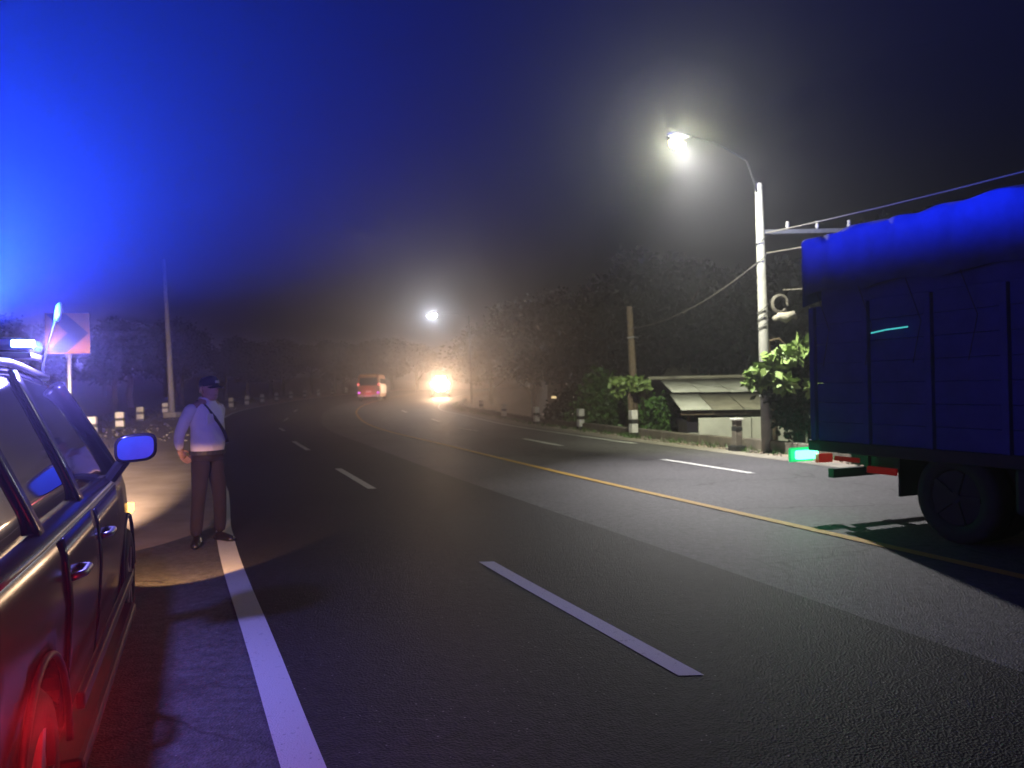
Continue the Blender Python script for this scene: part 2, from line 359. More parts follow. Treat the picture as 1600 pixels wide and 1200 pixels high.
# ------------------------------------------------------------------ poles, lamps, cables
sl = empty("street_lamp", (5.58, 17.0, -.1)); tag(sl, "pale concrete pole with a lit street lamp on an arm over the road", "street lamp")
TOP = 6.45
MB().tube([(0, 0, 0), (-.02, 0, 2), (-.065, 0, TOP-.45)], [.125, .115, .08], 16).build("pole", M_POLE, sl, smooth=True)
MB().tube([(-.065, 0, TOP-.75), (-.4, -.25, TOP+.0), (-1.3, -.9, TOP+.22), (-1.95, -1.36, TOP+.2)], [.026, .022, .020, .018], 10).build("arm", M_BLK, sl, smooth=True)
hd = MB().tube([(-1.85, -1.29, TOP+.21), (-2.0, -1.40, TOP+.2), (-2.25, -1.57, TOP+.17), (-2.38, -1.66, TOP+.14)], [(.04, .03), (.09, .05), (.10, .055), (.05, .03)], 12).build("lamp_head", M_STEEL, sl, smooth=True)
bulb = Vector((-2.17, -1.52, TOP-.03))
m = MB(); m.tube([bulb+Vector((.16, .1, .07)), bulb+Vector((.12, .08, .0)), bulb, bulb+Vector((-.12, -.08, 0)), bulb+Vector((-.17, -.11, .06))], [.04, .08, .10, .08, .04], 14)
m.build("lens", glowglass("lamp_glass_warm", (1, .86, .40), 9), hd, smooth=True)
lamp("street_light", 'POINT', bulb, L_STREET, sl, .05, power=L_STREET["power"]*.20)
lamp("street_light_beam", 'SPOT', bulb, L_STREET, sl, .10, power=L_STREET["power"]*2.2, col=(1, .96, .99), aim=(.42, -.46, -1), size=108, blend=1.0)
lamp("street_light_beam", 'SPOT', bulb+Vector((0, 0, -.01)), L_STREET, sl, .10, power=L_STREET["power"]*1.5, aim=(.75, 1.0, -1), size=105, blend=.8)
for z, w in ((2.9, .02), (3.1, .02), (3.25, .018), (4.35, .02), (4.75, .02)):
    MB().tube([(.13*math.cos(a)-.035, .13*math.sin(a), z+.10*math.cos(a)) for a in [i*math.pi/8 for i in range(17)]], .012, 6, False).build("strap", M_BLK, sl)
MB().box((1.15, 0, 4.93), (2.35, .09, .09)).build("crossarm", M_STEEL, sl, bevel=.005)
for x in (.55, 1.2, 1.9):
    MB().tube([(x, 0, 4.97), (x, 0, 5.05), (x, 0, 5.10), (x, 0, 5.15)], [.02, .045, .03, .04], 10).build("insulator", M_CONC, sl, smooth=True)
# junction: clamp, coil of spare cable
cl = MB()
for j in range(9):
    r_ = .17+.018*(j % 3); a0 = -.3+.05*j
    cl.tube([(.34+r_*math.cos(a)*.9, -.05+.012*j, 3.35+r_*math.sin(a)) for a in [a0+i*(5.6)/26 for i in range(27)]], .012, 6, False)
cl.build("cable_coil", M_CABLE, sl)
MB().tube([(.16, -.1, 3.0), (.28, -.12, 3.06), (.42, -.14, 3.03), (.58, -.14, 3.10), (.66, -.14, 3.0)], [.05, .09, .12, .08, .03], 10).build("cable_joint", M_VERGE, sl, smooth=True)
MB().tube([(.1, 0, 2.3), (.22, -.05, 2.28), (.32, -.05, 2.2)], [.03, .045, .02], 8).build("bracket", M_CABLE, sl, smooth=True)
def sag(a, b, s, n=14):
    a = Vector(a); b = Vector(b); return [a.lerp(b, i/n)-Vector((0, 0, s*4*(i/n)*(1-i/n))) for i in range(n+1)]
CG = "overhead cables"
for nme, a, b, s, lb in ((0, (5.6, 17, 4.36), (17, 6, 6.6), .5, "upper sagging cable from the lamp pole towards the blue truck"),
                         (0, (6.0, 17, 3.55), (18, 7, 5.0), .55, "lower cable leaving the coil on the lamp pole"),
                         (0, (5.6, 17, 4.80), (18, 5, 7.2), .4, "thin cable just under the crossarm of the lamp pole"),
                         (0, (5.5, 17, 4.2), (3.75, 24.2, 3.3), .3, "cable between the lamp pole and the wooden pole")):
    o = MB().tube(sag(a, b, s), .014, 6).build("overhead_cable", M_CABLE, smooth=True); tag(o, lb, "cable", CG)
wp = empty("wooden_post", (6.15, 18.3, -.6)); tag(wp, "brown wooden post standing close behind the lamp pole", "post")
MB().tube([(0, 0, 0), (.02, 0, 1.5), (-.2, 0, 4.0)], [.12, .10, .07], 10).build("trunk", M_WOOD, wp, smooth=True)
for z in (1.9, 2.3, 2.75, 3.1): MB().tube([(-.08, 0, z), (.15, -.1, z+.05), (.3, -.12, z-.1)], [.03, .03, .012], 6).build("spur", M_WOOD, wp)
up = empty("wooden_pole", (3.85, 24.4, -1)); tag(up, "plain round wooden pole behind the striped post", "pole")
MB().tube([(0, 0, 0), (-.02, 0, 2.5), (-.10, 0, 5.0)], [.14, .125, .095], 14).build("shaft", M_WOOD, up, smooth=True)
MB().tube([(-.2, -.13, 4.0), (0, -.14, 4.03), (.14, -.1, 4.0)], .025, 8).build("clamp", M_STEEL, up)
lp = empty("grey_pole", (-19.75, 44.9, zg(44.9))); tag(lp, "tall slim grey pole on a concrete footing at the left", "pole")
MB().tube([(0, 0, 0), (-.12, 0, 4), (-.34, 0, 9.2)], [.17, .14, .09], 14).build("shaft", M_POLE, lp, smooth=True)
MB().box((0, 0, .16), (.75, .75, .34)).build("footing", M_CONC, lp, bevel=.04)
fl = empty("street_lamp", (-3.0, 57.5, zg(57)-.1)); tag(fl, "far street lamp giving off a small white light over the bend", "street lamp")
MB().tube([(0, 0, 0), (-.1, 0, 6.6)], [.10, .06], 12).build("pole", M_BLK, fl, smooth=True)
MB().tube([(-.1, 0, 6.4), (-1.0, -.4, 6.75), (-2.5, -1.1, 6.7)], .02, 8).build("arm", M_BLK, fl, smooth=True)
fh = MB().tube([(-2.4, -1.05, 6.7), (-2.6, -1.15, 6.69), (-3.1, -1.4, 6.62)], [(.06, .04), (.14, .06), (.10, .04)], 10).build("lamp_head", M_STEEL, fl, smooth=True)
MB().tube([(-2.42, -1.09, 6.60), (-2.6, -1.16, 6.53), (-2.78, -1.24, 6.50), (-2.98, -1.36, 6.53)], [.10, .18, .19, .10], 12).build("lens", glowglass("lamp_glass_cool", (.92, .96, 1), 40), fh, smooth=True)
lamp("street_light", 'POINT', (-2.70, -1.2, 6.53), L_FAR, fl, .12)

# chevron sign
cs = empty("chevron_sign", (-8.35, 14.6, -.05), R(14)); tag(cs, "amber road sign with a black arrowhead standing behind the police car", "road sign")
MB().cyl((0, 0, 1.55), (0, 0, 1), .035, 3.1, 12).build("post", M_STEEL, cs, smooth=True)
pn = MB().box((0, -.05, 2.78), (.76, .015, .76)).build("panel", mat("sign_amber", (.22, .10, .025), .8, col2=(.18, .08, .02), spec=.1), cs, bevel=.004)
s_ = .36
MB().add([(-s_, -.062, 2.78+s_), (-.02, -.062, 2.78+s_), (s_, -.062, 2.78), (-.02, -.062, 2.78-s_), (-s_, -.062, 2.78-s_), (.0, -.062, 2.78)], [(0, 1, 2, 5), (5, 2, 3, 4)]).build("chevron", mat('sign_black', (.012, .012, .012), .95, spec=.05), pn)

# ------------------------------------------------------------------ vegetation
def leaf_mesh(name, blobs, n, size, m, droop=.3, seed=1, lump=.55):
    g = np.random.default_rng(seed); V = np.zeros((n, 4, 3)); bl = np.array([b[:6] for b in blobs], float)
    w = (bl[:, 3]*bl[:, 4]*bl[:, 5])**.8; idx = g.choice(len(bl), n, p=w/w.sum())
    d = g.normal(size=(n, 3)); d /= np.linalg.norm(d, axis=1)[:, None]
    rr = g.uniform(0.35, 1, n)**.5
    # clumps: pull the leaves towards random twig centres
    nc = max(8, n//22); cd = g.normal(size=(nc, 3)); cd /= np.linalg.norm(cd, axis=1)[:, None]; ci = g.integers(0, nc, n)
    P = bl[idx, :3]+(d*(1-lump)+cd[ci]*lump*1.35)*rr[:, None]*bl[idx, 3:6]
    a = g.normal(size=(n, 3)); a[:, 2] -= droop; a /= np.linalg.norm(a, axis=1)[:, None]
    b = np.cross(a, g.normal(size=(n, 3))); b /= np.linalg.norm(b, axis=1)[:, None]
    s = size*g.uniform(.6, 1.4, n)[:, None]
    V[:, 0] = P; V[:, 1] = P+a*s*.5+b*s*.28; V[:, 2] = P+a*s; V[:, 3] = P+a*s*.5-b*s*.28
    me = bpy.data.meshes.new(name); me.vertices.add(n*4); me.vertices.foreach_set("co", V.reshape(-1))
    me.loops.add(n*4); me.loops.foreach_set("vertex_index", np.arange(n*4, dtype=np.int32))
    me.polygons.add(n); me.polygons.foreach_set("loop_start", np.arange(0, n*4, 4, dtype=np.int32)); me.polygons.foreach_set("loop_total", np.full(n, 4, dtype=np.int32))
    me.update(calc_edges=True); me.materials.append(m); return me
def obj(name, me, parent=None):
    o = bpy.data.objects.new(name, me); COL.objects.link(o)
    if parent: o.parent = parent
    return o
def trunk_mesh(h, r, seed, nb=7, spread=.35):
    g = random.Random(seed); m = MB(); pts = [(0, 0, -.6)]; x = y = 0
    for i in range(1, 6): x += g.uniform(-.12, .12)*h*.15; y += g.uniform(-.12, .12)*h*.15; pts.append((x, y, h*i/6))
    m.tube(pts, [r*(1-.13*i) for i in range(6)], 9)
    for i in range(nb):
        p = Vector(pts[g.randint(2, 5)]); a = g.uniform(0, 6.28); l = h*spread*g.uniform(.6, 1)
        m.tube([p, p+Vector((math.cos(a)*l*.5, math.sin(a)*l*.5, l*.35)), p+Vector((math.cos(a)*l, math.sin(a)*l, l*.8))], [r*.4, r*.25, r*.08], 6)
    t = m.build("trunk", M_BARK, smooth=True); me = t.data; bpy.data.objects.remove(t); return me
TV = []
for s in range(4):
    g_ = random.Random(50+s); h = 7.5
    bl = [(g_.uniform(-1.7, 1.7), g_.uniform(-1.7, 1.7), h*g_.uniform(.38, .92), g_.uniform(.9, 1.7), g_.uniform(.9, 1.7), g_.uniform(.7, 1.3)) for _ in range(9)]
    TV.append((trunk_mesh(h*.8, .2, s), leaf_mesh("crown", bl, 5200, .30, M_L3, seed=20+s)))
def tree(x, y, z, sc, rz, v, lb, grp):
    r = empty("tree", (x, y, z), rz); tag(r, lb, "tree", grp); r.scale = (sc[0], sc[0], sc[1])
    obj("trunk", TV[v][0], r); obj("crown", TV[v][1], r); return r
TG = "dark trees behind the left shoulder"
# left line of trees
places = ["far left behind the sign", "behind the chevron sign", "right of the sign", "left of the grey pole", "behind the grey pole", "right of the grey pole",
          "behind the policeman's head", "just right of the policeman", "left of the far bend posts", "above the far bend posts", "behind the middle of the bend", "left of the far minibus", "behind the far minibus", "right of the far minibus"]
for i, pl in enumerate(places):
    y_ = 44+i*6.0; x_ = EDL(min(y_, 96))-(9-.1*i)-rnd.uniform(0, 4)-(4 if i < 3 else 0)
    if i > 9: x_ += (i-9)*2.6; y_ = 100+(i-10)*5
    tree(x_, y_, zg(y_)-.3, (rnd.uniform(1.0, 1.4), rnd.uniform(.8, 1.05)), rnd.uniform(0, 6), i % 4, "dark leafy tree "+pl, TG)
for i in range(10):
    tree(-62+i*5.5+rnd.uniform(-1, 1), 62+rnd.uniform(-10, 25)+i*3, zg(70), (1.5, .95), rnd.uniform(0, 6), (i+1) % 4, "unlit tree in the second row of the left woods", "trees in the back row of the left woods")
pr = ["nearest the far street lamp", "left of the small bushes", "behind the darkest bushes", "behind the pale bushes", "left of the wooden pole", "right of the wooden pole",
      "rising over the left end of the house roof", "rising over the middle of the house roof", "behind the lamp pole", "behind the leafy shrub by the truck", "behind the blue truck", "beyond the truck's far end"]
xy = [(1.5, 58), (3.2, 48), (4.8, 42), (6.4, 38), (7.6, 36.5), (9.2, 37), (10.5, 33), (13.2, 32), (14.5, 28), (16.5, 27), (20, 24), (24, 25)]
for i, pl in enumerate(pr):
    tree(xy[i][0], xy[i][1], -1.7+zg(xy[i][1]), (1.15, rnd.uniform(.95, 1.25)), rnd.uniform(0, 6), (i*3+1) % 4, "dim tree "+pl, "dark trees behind the right side")
for i in range(9):
    tree(-2+i*6, 78-i*3.5, -1, (1.6, 1.15), rnd.uniform(0, 6), i % 4, "unlit tree in the back row of the right woods", "trees in the back row of the right woods")
def bush(name, x, y, z, blobs, n, size, m, lb, seed, stems=4, cat="bush", h=1.2, grp=None):
    r = empty(name, (x, y, z)); tag(r, lb, cat, grp); g_ = random.Random(seed); mb = MB()
    for _ in range(stems):
        a = g_.uniform(0, 6.28); mb.tube([(g_.uniform(-.2, .2), g_.uniform(-.2, .2), -.3), (math.cos(a)*.2, math.sin(a)*.2, h*.5), (math.cos(a)*.5, math.sin(a)*.5, h)], [.045, .03, .012], 7)
    mb.build("trunk", M_BARK, r, smooth=True)
    obj("leaves", leaf_mesh("leaves", blobs, n, size, m, seed=seed), r); return r
BG = "bushes behind the low wall"
bush("bush", 3.3, 28.6, -1.2, [(0, 0, 1.9, 1.0, .9, 1.0), (.8, -.2, 1.5, .8, .8, .9), (-.7, .3, 1.2, .8, .8, .8), (0, .2, 2.7, .7, .7, .7)], 4200, .17, M_L1, "large fine-leaved green bush left of the wooden pole", 3, 5, grp=BG)
bush("bush", 1.9, 31.0, -1.2, [(0, 0, 1.4, .8, .8, .8), (.5, .2, 2.1, .7, .6, .7)], 2400, .17, M_L3, "darker bush at the left end of the row", 4, 4, grp=BG)
bush("bush", 4.75, 23.9, -1.3, [(0, 0, 1.9, .75, .7, .75), (.35, -.3, 1.3, .65, .6, .7), (-.3, .1, 1.1, .6, .6, .6)], 3600, .16, M_L1, "rounded green bush between the wooden pole and the house", 5, 4, grp=BG)
bush("bush", 5.2, 21.3, -1.3, [(0, 0, .95, .42, .42, .6), (.15, 0, 1.4, .3, .3, .35)], 1500, .13, M_L1, "small bright bush against the corner of the house wall", 6, 3, grp=BG)
bush("bush", 3.6, 25.3, -.8, [(0, 0, .5, .8, .5, .55), (.7, -.5, .45, .6, .4, .5)], 1800, .14, M_L1, "low weeds around the foot of the wooden pole", 7, 3, h=.5, grp=BG)
r = empty("small_tree", (3.68, 24.1, -.4)); tag(r, "short bare trunk with a yellow-green tuft of leaves on top", "tree")
MB().tube([(0, 0, -.6), (.02, 0, .8), (-.02, 0, 1.75)], [.11, .10, .08], 9).build("trunk", M_WOOD, r, smooth=True)
obj("crown", leaf_mesh("crown", [(-.1, -.1, 2.0, .62, .45, .17), (.25, -.2, 1.9, .35, .35, .15), (-.35, -.1, 1.75, .2, .2, .15)], 620, .20, M_L2, seed=9, lump=.3), r)
# shrub by the truck: pale broad leaves on top, dark below
r = empty("shrub", (6.02, 16.75, -.15)); r.scale = (1.05, 1.05, 1.0); tag(r, "leafy shrub beside the lamp pole with large pale lit leaves on top", "shrub")
mb = MB()
for a, b in ((.05, -.5), (.15, .1), (.35, .45), (.2, -.2)): mb.tube([(a, .1*b, -.3), (a+.05, 0, .7), (a*1.4+b*.3, 0, 1.6)], [.06, .05, .02], 7)
mb.build("trunk", M_BARK, r, smooth=True)
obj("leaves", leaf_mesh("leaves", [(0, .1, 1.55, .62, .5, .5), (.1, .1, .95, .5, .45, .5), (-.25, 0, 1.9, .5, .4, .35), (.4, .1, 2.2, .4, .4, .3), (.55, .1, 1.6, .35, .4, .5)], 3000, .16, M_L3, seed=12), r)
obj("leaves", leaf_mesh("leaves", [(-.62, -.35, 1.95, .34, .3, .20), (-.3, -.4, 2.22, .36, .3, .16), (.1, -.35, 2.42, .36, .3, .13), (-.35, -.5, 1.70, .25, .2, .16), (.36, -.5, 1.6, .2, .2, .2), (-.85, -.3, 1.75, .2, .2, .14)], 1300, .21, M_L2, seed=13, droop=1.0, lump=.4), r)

# ------------------------------------------------------------------ house below the road
M_ROOF = mat("roof_sheet", (.50, .50, .46), .6, col2=(.34, .34, .30), scale=1.6, bump=.2)
M_ROOF2 = mat("roof_sheet_old", (.27, .25, .20), .75, col2=(.15, .14, .11), scale=2.0, bump=.2)
M_LIME = mat("limewash", (.52, .52, .47), .85, col2=(.36, .36, .32), scale=1.5, bump=.3)
ho = empty("house", (4.45, 20.9, -1.75), R(-6)); tag(ho, "low whitewashed house with a corrugated sheet roof below road level", "house")
def corr(x0, x1, y0, z0, y1, z1, skew, m, nm, n=None):
    n = n or int((x1-x0)/.038)
    o = MB().grid(lambda u, v: (x0+(x1-x0)*u+skew*v, y0+(y1-y0)*v, z0+(z1-z0)*v+.014*math.sin(u*(x1-x0)/.076*6.28)), [i/n for i in range(n+1)], [0, .5, 1]).build(nm, m, ho, smooth=True, solid=.003); return o
for i in range(6):
    x0 = .05+i*.82; tl = rnd.uniform(-.012, .012)
    corr(x0, x0+.80, -.55, 2.58+tl, 1.35, 2.98+tl, -.12, M_ROOF2 if i not in (0,) else M_ROOF, "roof_sheet")
    corr(x0-.05, x0+.75, 1.25, 3.03+tl, 3.6, 3.42+tl, -.16, M_ROOF, "roof_sheet")
for i in range(6):
    x0 = -.4+i*.82; corr(x0, x0+.80, 3.62, 3.44, 6.2, 2.7, .1, M_ROOF2, "roof_sheet")
MB().tube([(-.5, 3.6, 3.47), (4.6, 3.6, 3.47)], .06, 8).build("ridge_cap", M_ROOF2, ho)
MB().box((2.55, .06, 1.12), (4.6, .12, 2.24)).build("wall", M_LIME, ho, bevel=.006)
MB().box((.31, 3.0, 1.12), (.12, 5.76, 2.24)).build("wall", M_LIME, ho)
MB().box((4.79, 3.0, 1.12), (.12, 5.76, 2.24)).build("wall", M_LIME, ho)
MB().box((2.55, 5.8, 1.2), (4.35, .12, 2.4)).build("wall", M_WALLC, ho)
MB().box((2.5, -.42, 2.50), (4.9, .06, .09)).build("eave_beam", M_WOOD, ho)
for x in (.3, 1.6, 2.9, 4.2): MB().box((x, .06, 2.42), (.08, .08, .34)).build("strut", M_WOOD, ho)
MB().box((2.3, -.03, 1.0), (.8, .05, 1.8)).build("door", M_WOOD, ho, bevel=.01)
for i in range(4): MB().box((1.05+i*1.32, -1.15, 1.20), (1.30, .12, 2.40+(.015 if i % 2 else 0))).build("yard_wall", M_LIME, ho, bevel=.008)
# further sheds glimpsed through the trees
sh = empty("shed", (6.5, 34, -1.0), R(-20)); tag(sh, "dark shed roof behind the house, barely lit", "shed")
MB().grid(lambda u, v: (u*6, v*3, 2.6+v*.9+.012*math.sin(u*300)), [i/60 for i in range(61)], [0, 1]).build("roof", M_ROOF2, sh, solid=.01)
MB().box((3, 1.6, 1.2), (5.4, 2.6, 2.6)).build("wall", M_WALLC, sh)
fh_ = empty("far_house", (4.6, 56, -.6), R(10)); tag(fh_, "far house with two tiny warm lit windows among the trees", "house")
MB().box((0, 0, 1.2), (5, 3.6, 2.6)).build("wall", M_WALLC, fh_)
MB().add([(-2.8, -2.1, 2.5), (2.8, -2.1, 2.5), (2.8, 0, 3.5), (-2.8, 0, 3.5), (-2.8, 2.1, 2.5), (2.8, 2.1, 2.5)], [(0, 1, 2, 3), (3, 2, 5, 4)]).build("roof", M_ROOF2, fh_, solid=.06)
for x, w in ((-2.05, .34), (-1.3, .16)):
    MB().box((x, -1.82, 1.35), (w, .03, .14)).build("window", lampmat("window_glow", (1, .72, .35), 1.3), fh_)

# ------------------------------------------------------------------ wheels
def wheel(parent, c, r, w, rimr, side=1, name="wheel", rm=None):
    e = empty(name, c); e.parent = parent
    m = MB(); prof = [(-.5, .62), (-.5, .9), (-.38, .985), (-.2, 1.0), (.2, 1.0), (.38, .985), (.5, .9), (.5, .62)]
    rings = []
    for a in range(28):
        t = a*2*math.pi/28; rings.append([(p[0]*w, p[1]*r*math.cos(t), p[1]*r*math.sin(t)) for p in prof])
    rings.append(rings[0]); m.loft(rings, closed=True, cap=False); m.build("tyre", M_RUB, e, smooth=True)
    m = MB(); m.tube([(-w*.45, 0, 0), (w*.40*side if side > 0 else w*.1, 0, 0)], rimr*.98, 24)
    for k in range(5):
        a = k*2*math.pi/5; m.box((side*w*.43, rimr*.5*math.cos(a), rimr*.5*math.sin(a)), (.03, rimr*.95, .05), M=Matrix.Rotation(a, 3, 'X'))
    m.tube([(side*w*.38, 0, 0), (side*w*.5, 0, 0)], rimr*.22, 12); m.build("rim", rm or M_STEEL, e)
    return e

# ------------------------------------------------------------------ police car
pc = empty("police_car", (-1.94, 1.17, 0), R(21.7)); tag(pc, "dark police car parked on the shoulder with blue roof lights flashing", "car")
M_CAR = mat("car_paint", (.012, .010, .014), .2, 0, col2=(.010, .009, .012), coat=0, spec=.3, scale=3)
M_GLASS = mat("car_glass", (.010, .011, .014), .05, 0, col2=(.010, .011, .014), coat=1.0, spec=.7)
ST = [(0.0, .74, .96), (.10, .84, 1.03), (.35, .90, 1.07), (1.0, .915, 1.08), (2.2, .915, 1.08), (3.1, .91, 1.07), (3.55, .90, 1.06), (4.1, .87, 1.01), (4.45, .82, .95), (4.62, .74, .86), (4.70, .60, .74)]
stt = [s[0] for s in ST]
def hw(t): return float(np.interp(t, stt, [s[1] for s in ST]))
def zt(t): return float(np.interp(t, stt, [s[2]+.03 for s in ST]))
PF = [(.28, .90), (.36, .955), (.48, .975), (.62, .99), (.76, 1.0), (.90, .985), (.97, .96), (1.0, .90)]
def side(t, z):
    top = zt(t); fr = [.26+(p[0]-.28)/.72*(top-.26) for p in PF]
    return hw(t)*float(np.interp(z, fr, [p[1] for p in PF]))
rings = []
for i in range(64):
    t = 4.70*i/63; top = zt(t); w = hw(t); half = [(w*p[1], t, .26+(p[0]-.28)/.72*(top-.26)) for p in PF]
    half += [(w*.7, t, top+.012), (w*.35, t, top+.03)]
    ring = [(w*.85, t, .24)]+half+[(0, t, top+.035)]+[(-x, a, b) for (x, a, b) in half[::-1]]+[(-w*.85, t, .24)]
    rings.append(ring)
body = MB().loft(rings).build("body", M_CAR, pc, smooth=True)
cut = MB()
for t in (.86, 3.86):
    for sgn in (1, -1): cut.cyl((sgn*.86, t, .36), (1, 0, 0), .395, .5, 36)
cu = cut.build("cut", None); cu.parent = pc
bo = body.modifiers.new("b", 'BOOLEAN'); bo.object = cu; bo.operation = 'DIFFERENCE'; bo.solver = 'EXACT'
bpy.context.view_layer.update(); bake(body); body.name = "body"; bpy.data.objects.remove(cu)
def patch(t0, t1, z0, z1, off, mt, nm, parent, fn=side, nt_=10, nz=8, sg=1):
    return MB().grid(lambda t, z: (sg*(fn(t, z(t) if callable(z) else z)+off), t, z(t) if callable(z) else z), [t0+(t1-t0)*i/nt_ for i in range(nt_+1)],
                     [z0+(z1-z0)*j/nz for j in range(nz+1)]).build(nm, mt, parent, smooth=True, solid=.008)
for sg in (1, -1):
    d1 = patch(2.12, 3.18, .40, 1.035, .006, M_CAR, "front_door", pc, sg=sg); d2 = patch(1.28, 2.09, .40, 1.045, .006, M_CAR, "rear_door", pc, sg=sg)
    for d, t in ((d1, 2.32), (d2, 1.46)):
        MB().tube([(sg*(side(t-.1, .9)+.012), t-.1, .90), (sg*(side(t, .9)+.045), t-.06, .905), (sg*(side(t, .9)+.045), t+.06, .905), (sg*(side(t+.1, .9)+.012), t+.1, .90)], .014, 8).build("handle", M_STEEL, d, smooth=True)
    MB().box((sg*.955, 2.2, .50), (.03, 1.95, .06)).build("side_moulding", M_BLK, pc, bevel=.01)
    MB().box((sg*.90, 2.35, .255), (.12, 2.2, .07)).build("sill", M_BLK, pc, bevel=.02)
    for t in (.86, 3.86):
        MB().tube([(sg*(hw(t)+.004), t+.405*math.cos(a), .36+.405*math.sin(a)) for a in [math.pi*i/18 for i in range(19)]], [(.012, .010)]*19, 8).build("wheel_arch", M_BLK, pc, smooth=True)
        wheel(pc, (sg*.79, t, .34), .34, .22, .22, sg)
# greenhouse
def gz(t): return float(np.interp(t, [.30, .55, 1.2, 2.2, 2.95, 3.60], [1.06, 1.60, 1.665, 1.675, 1.615, 1.06]))
def gx(t, z):
    base = hw(t)*.93; k = (z-1.06)/.60; return base-.22*k-.03*k*k
rings = []
for i in range(48):
    t = .30+3.30*i/47; tp = gz(t)
    half = [(gx(t, 1.03+(tp-.0-1.03)*q)*1.0, t, 1.03+(tp-1.03)*q) for q in (0, .25, .5, .75, .93)]
    half += [(gx(t, tp)*.93, t, tp+.012), (gx(t, tp)*.6, t, tp+.03), (gx(t, tp)*.3, t, tp+.035)]
    rings.append(half+[(0, t, tp+.037)]+[(-x, a, b) for (x, a, b) in half[::-1]])
MB().loft(rings).build("cabin_glass", M_GLASS, pc, smooth=True)
rr = MB(); ts = [.50+2.47*i/30 for i in range(31)]
def roofp(t, s):
    tp = gz(t); w = gx(t, tp)*.985; q = abs(s); zz = tp+.048*(1-q**3)-.0*q
    return (w*s, t, zz+.004 if q < .99 else tp-.035)
rr.grid(lambda t, s: roofp(t, s), ts, [-1, -.97, -.8, -.5, 0, .5, .8, .97, 1]); rr.build("roof", M_CAR, pc, smooth=True)
for sg in (1, -1):
    def strip_p(tb, tt, wd, nm, inn=.0, z0=1.05):
        m = MB()
        m.grid(lambda v, u: ((lambda t, z: (sg*(gx(t, z)+.010-inn), t, z))(tb+(tt-tb)*v+u*wd, z0+((gz(tb+(tt-tb)*v+u*wd*.3)-.01)-z0)*v)), [i/10 for i in range(11)], [-.5, 0, .5])
        m.build(nm, M_CAR if nm != "door_frame" else M_BLK, pc, smooth=True, solid=.012)
    MB().tube([(sg*(gx(3.56, 1.07)+.01), 3.56, 1.07), (sg*(gx(3.27, 1.33)+.012), 3.27, 1.33), (sg*(gx(2.97, 1.6)+.008), 2.96, 1.605)], [(.045, .03), (.04, .03), (.04, .03)], 10).build("pillar", M_CAR, pc, smooth=True)
    strip_p(2.1, 2.05, .13, "pillar"); strip_p(1.2, 1.1, .10, "pillar"); strip_p(.42, .62, .25, "pillar")
    MB().tube([(sg*(gx(t, 1.06)+.02), t, 1.055) for t in [.5+3.0*i/12 for i in range(13)]], .014, 8).build("window_trim", M_STEEL, pc, smooth=True)
    MB().tube([(sg*(gx(t, gz(t))-.02), t, gz(t)+.03) for t in [.7+2.2*i/12 for i in range(13)]], .018, 8).build("roof_rail", M_BLK, pc, smooth=True)
    # mirrors: housing, glass facing back
    mr = MB()
    rg = []
    for q, sx, sz, yy in ((0, .80, .80, -.075), (.3, 1, 1, -.07), (.6, .97, .97, .0), (.85, .75, .75, .07), (1, .3, .35, .10)):
        rg.append([(sg*(1.012+.108*sx*math.copysign(abs(math.cos(a))**.55, math.cos(a))), 3.02+yy, 1.255+.078*sz*math.copysign(abs(math.sin(a))**.6, math.sin(a))+.012*math.cos(a)) for a in [2*math.pi*k/24 for k in range(24)]])
    mh = mr.loft(rg).build("side_mirror", M_CAR, pc, smooth=True)
    gl = [(sg*(1.012+.092*math.copysign(abs(math.cos(a))**.55, math.cos(a))), 3.02-.079, 1.255+.063*math.copysign(abs(math.sin(a))**.6, math.sin(a))+.012*math.cos(a)) for a in [2*math.pi*k/24 for k in range(24)]]
    MB().add(gl, [tuple(range(24))]).build("mirror_glass", mat("mirror", (.05, .20, .62), .3, .7, col2=(.04, .14, .50), scale=5), mh)  # blue light from the roof bar put into the glass colour
    MB().tube([(sg*.87, 3.12, 1.08), (sg*.95, 3.06, 1.19)], .035, 8).build("mirror_arm", M_BLK, mh)
    tl = MB().box((sg*.80, .14, .86), (.20, .42, .22)).build("tail_light", lampmat("tail_red", (1, .03, .03), 5), pc, bevel=.03)
    hl = MB().box((sg*.66, 4.57, .76), (.30, .20, .16)).build("headlight", mat("head_glass", (.7, .7, .7), .1, 0), pc, bevel=.03)
    lamp("headlight_beam", 'SPOT', (sg*.66, 4.76, .74), L_HEAD, pc, .05, aim=(-.13, 1, -.015), size=27, blend=1.0)
    ind = MB().box((sg*.86, 4.36, .74), (.05, .16, .06)).build("indicator", lampmat("amber_lens", (1, .5, .1), 6), pc, bevel=.01)
lamp("tail_glow", 'POINT', (1.03, .16, .84), L_TAIL, pc, .05)
lamp("tail_glow", 'POINT', (-.98, -.02, .93), L_TAIL, pc, .05)
lamp("indicator_glow", 'SPOT', (.93, 4.40, .72), L_AMBER, pc, .02, aim=(.16, 1, -.37), size=58, blend=.22)
MB().box((0, -.05, .50), (1.62, .16, .30)).build("bumper", M_BLK, pc, bevel=.05)
MB().box((0, 4.66, .44), (1.40, .16, .26)).build("bumper", M_BLK, pc, bevel=.05)
MB().box((0, 4.70, .68), (.8, .03, .14)).build("grille", M_BLK, pc, bevel=.01)
MB().box((0, -.02, .80), (.5, .03, .14)).build("number_plate", M_PB, pc)
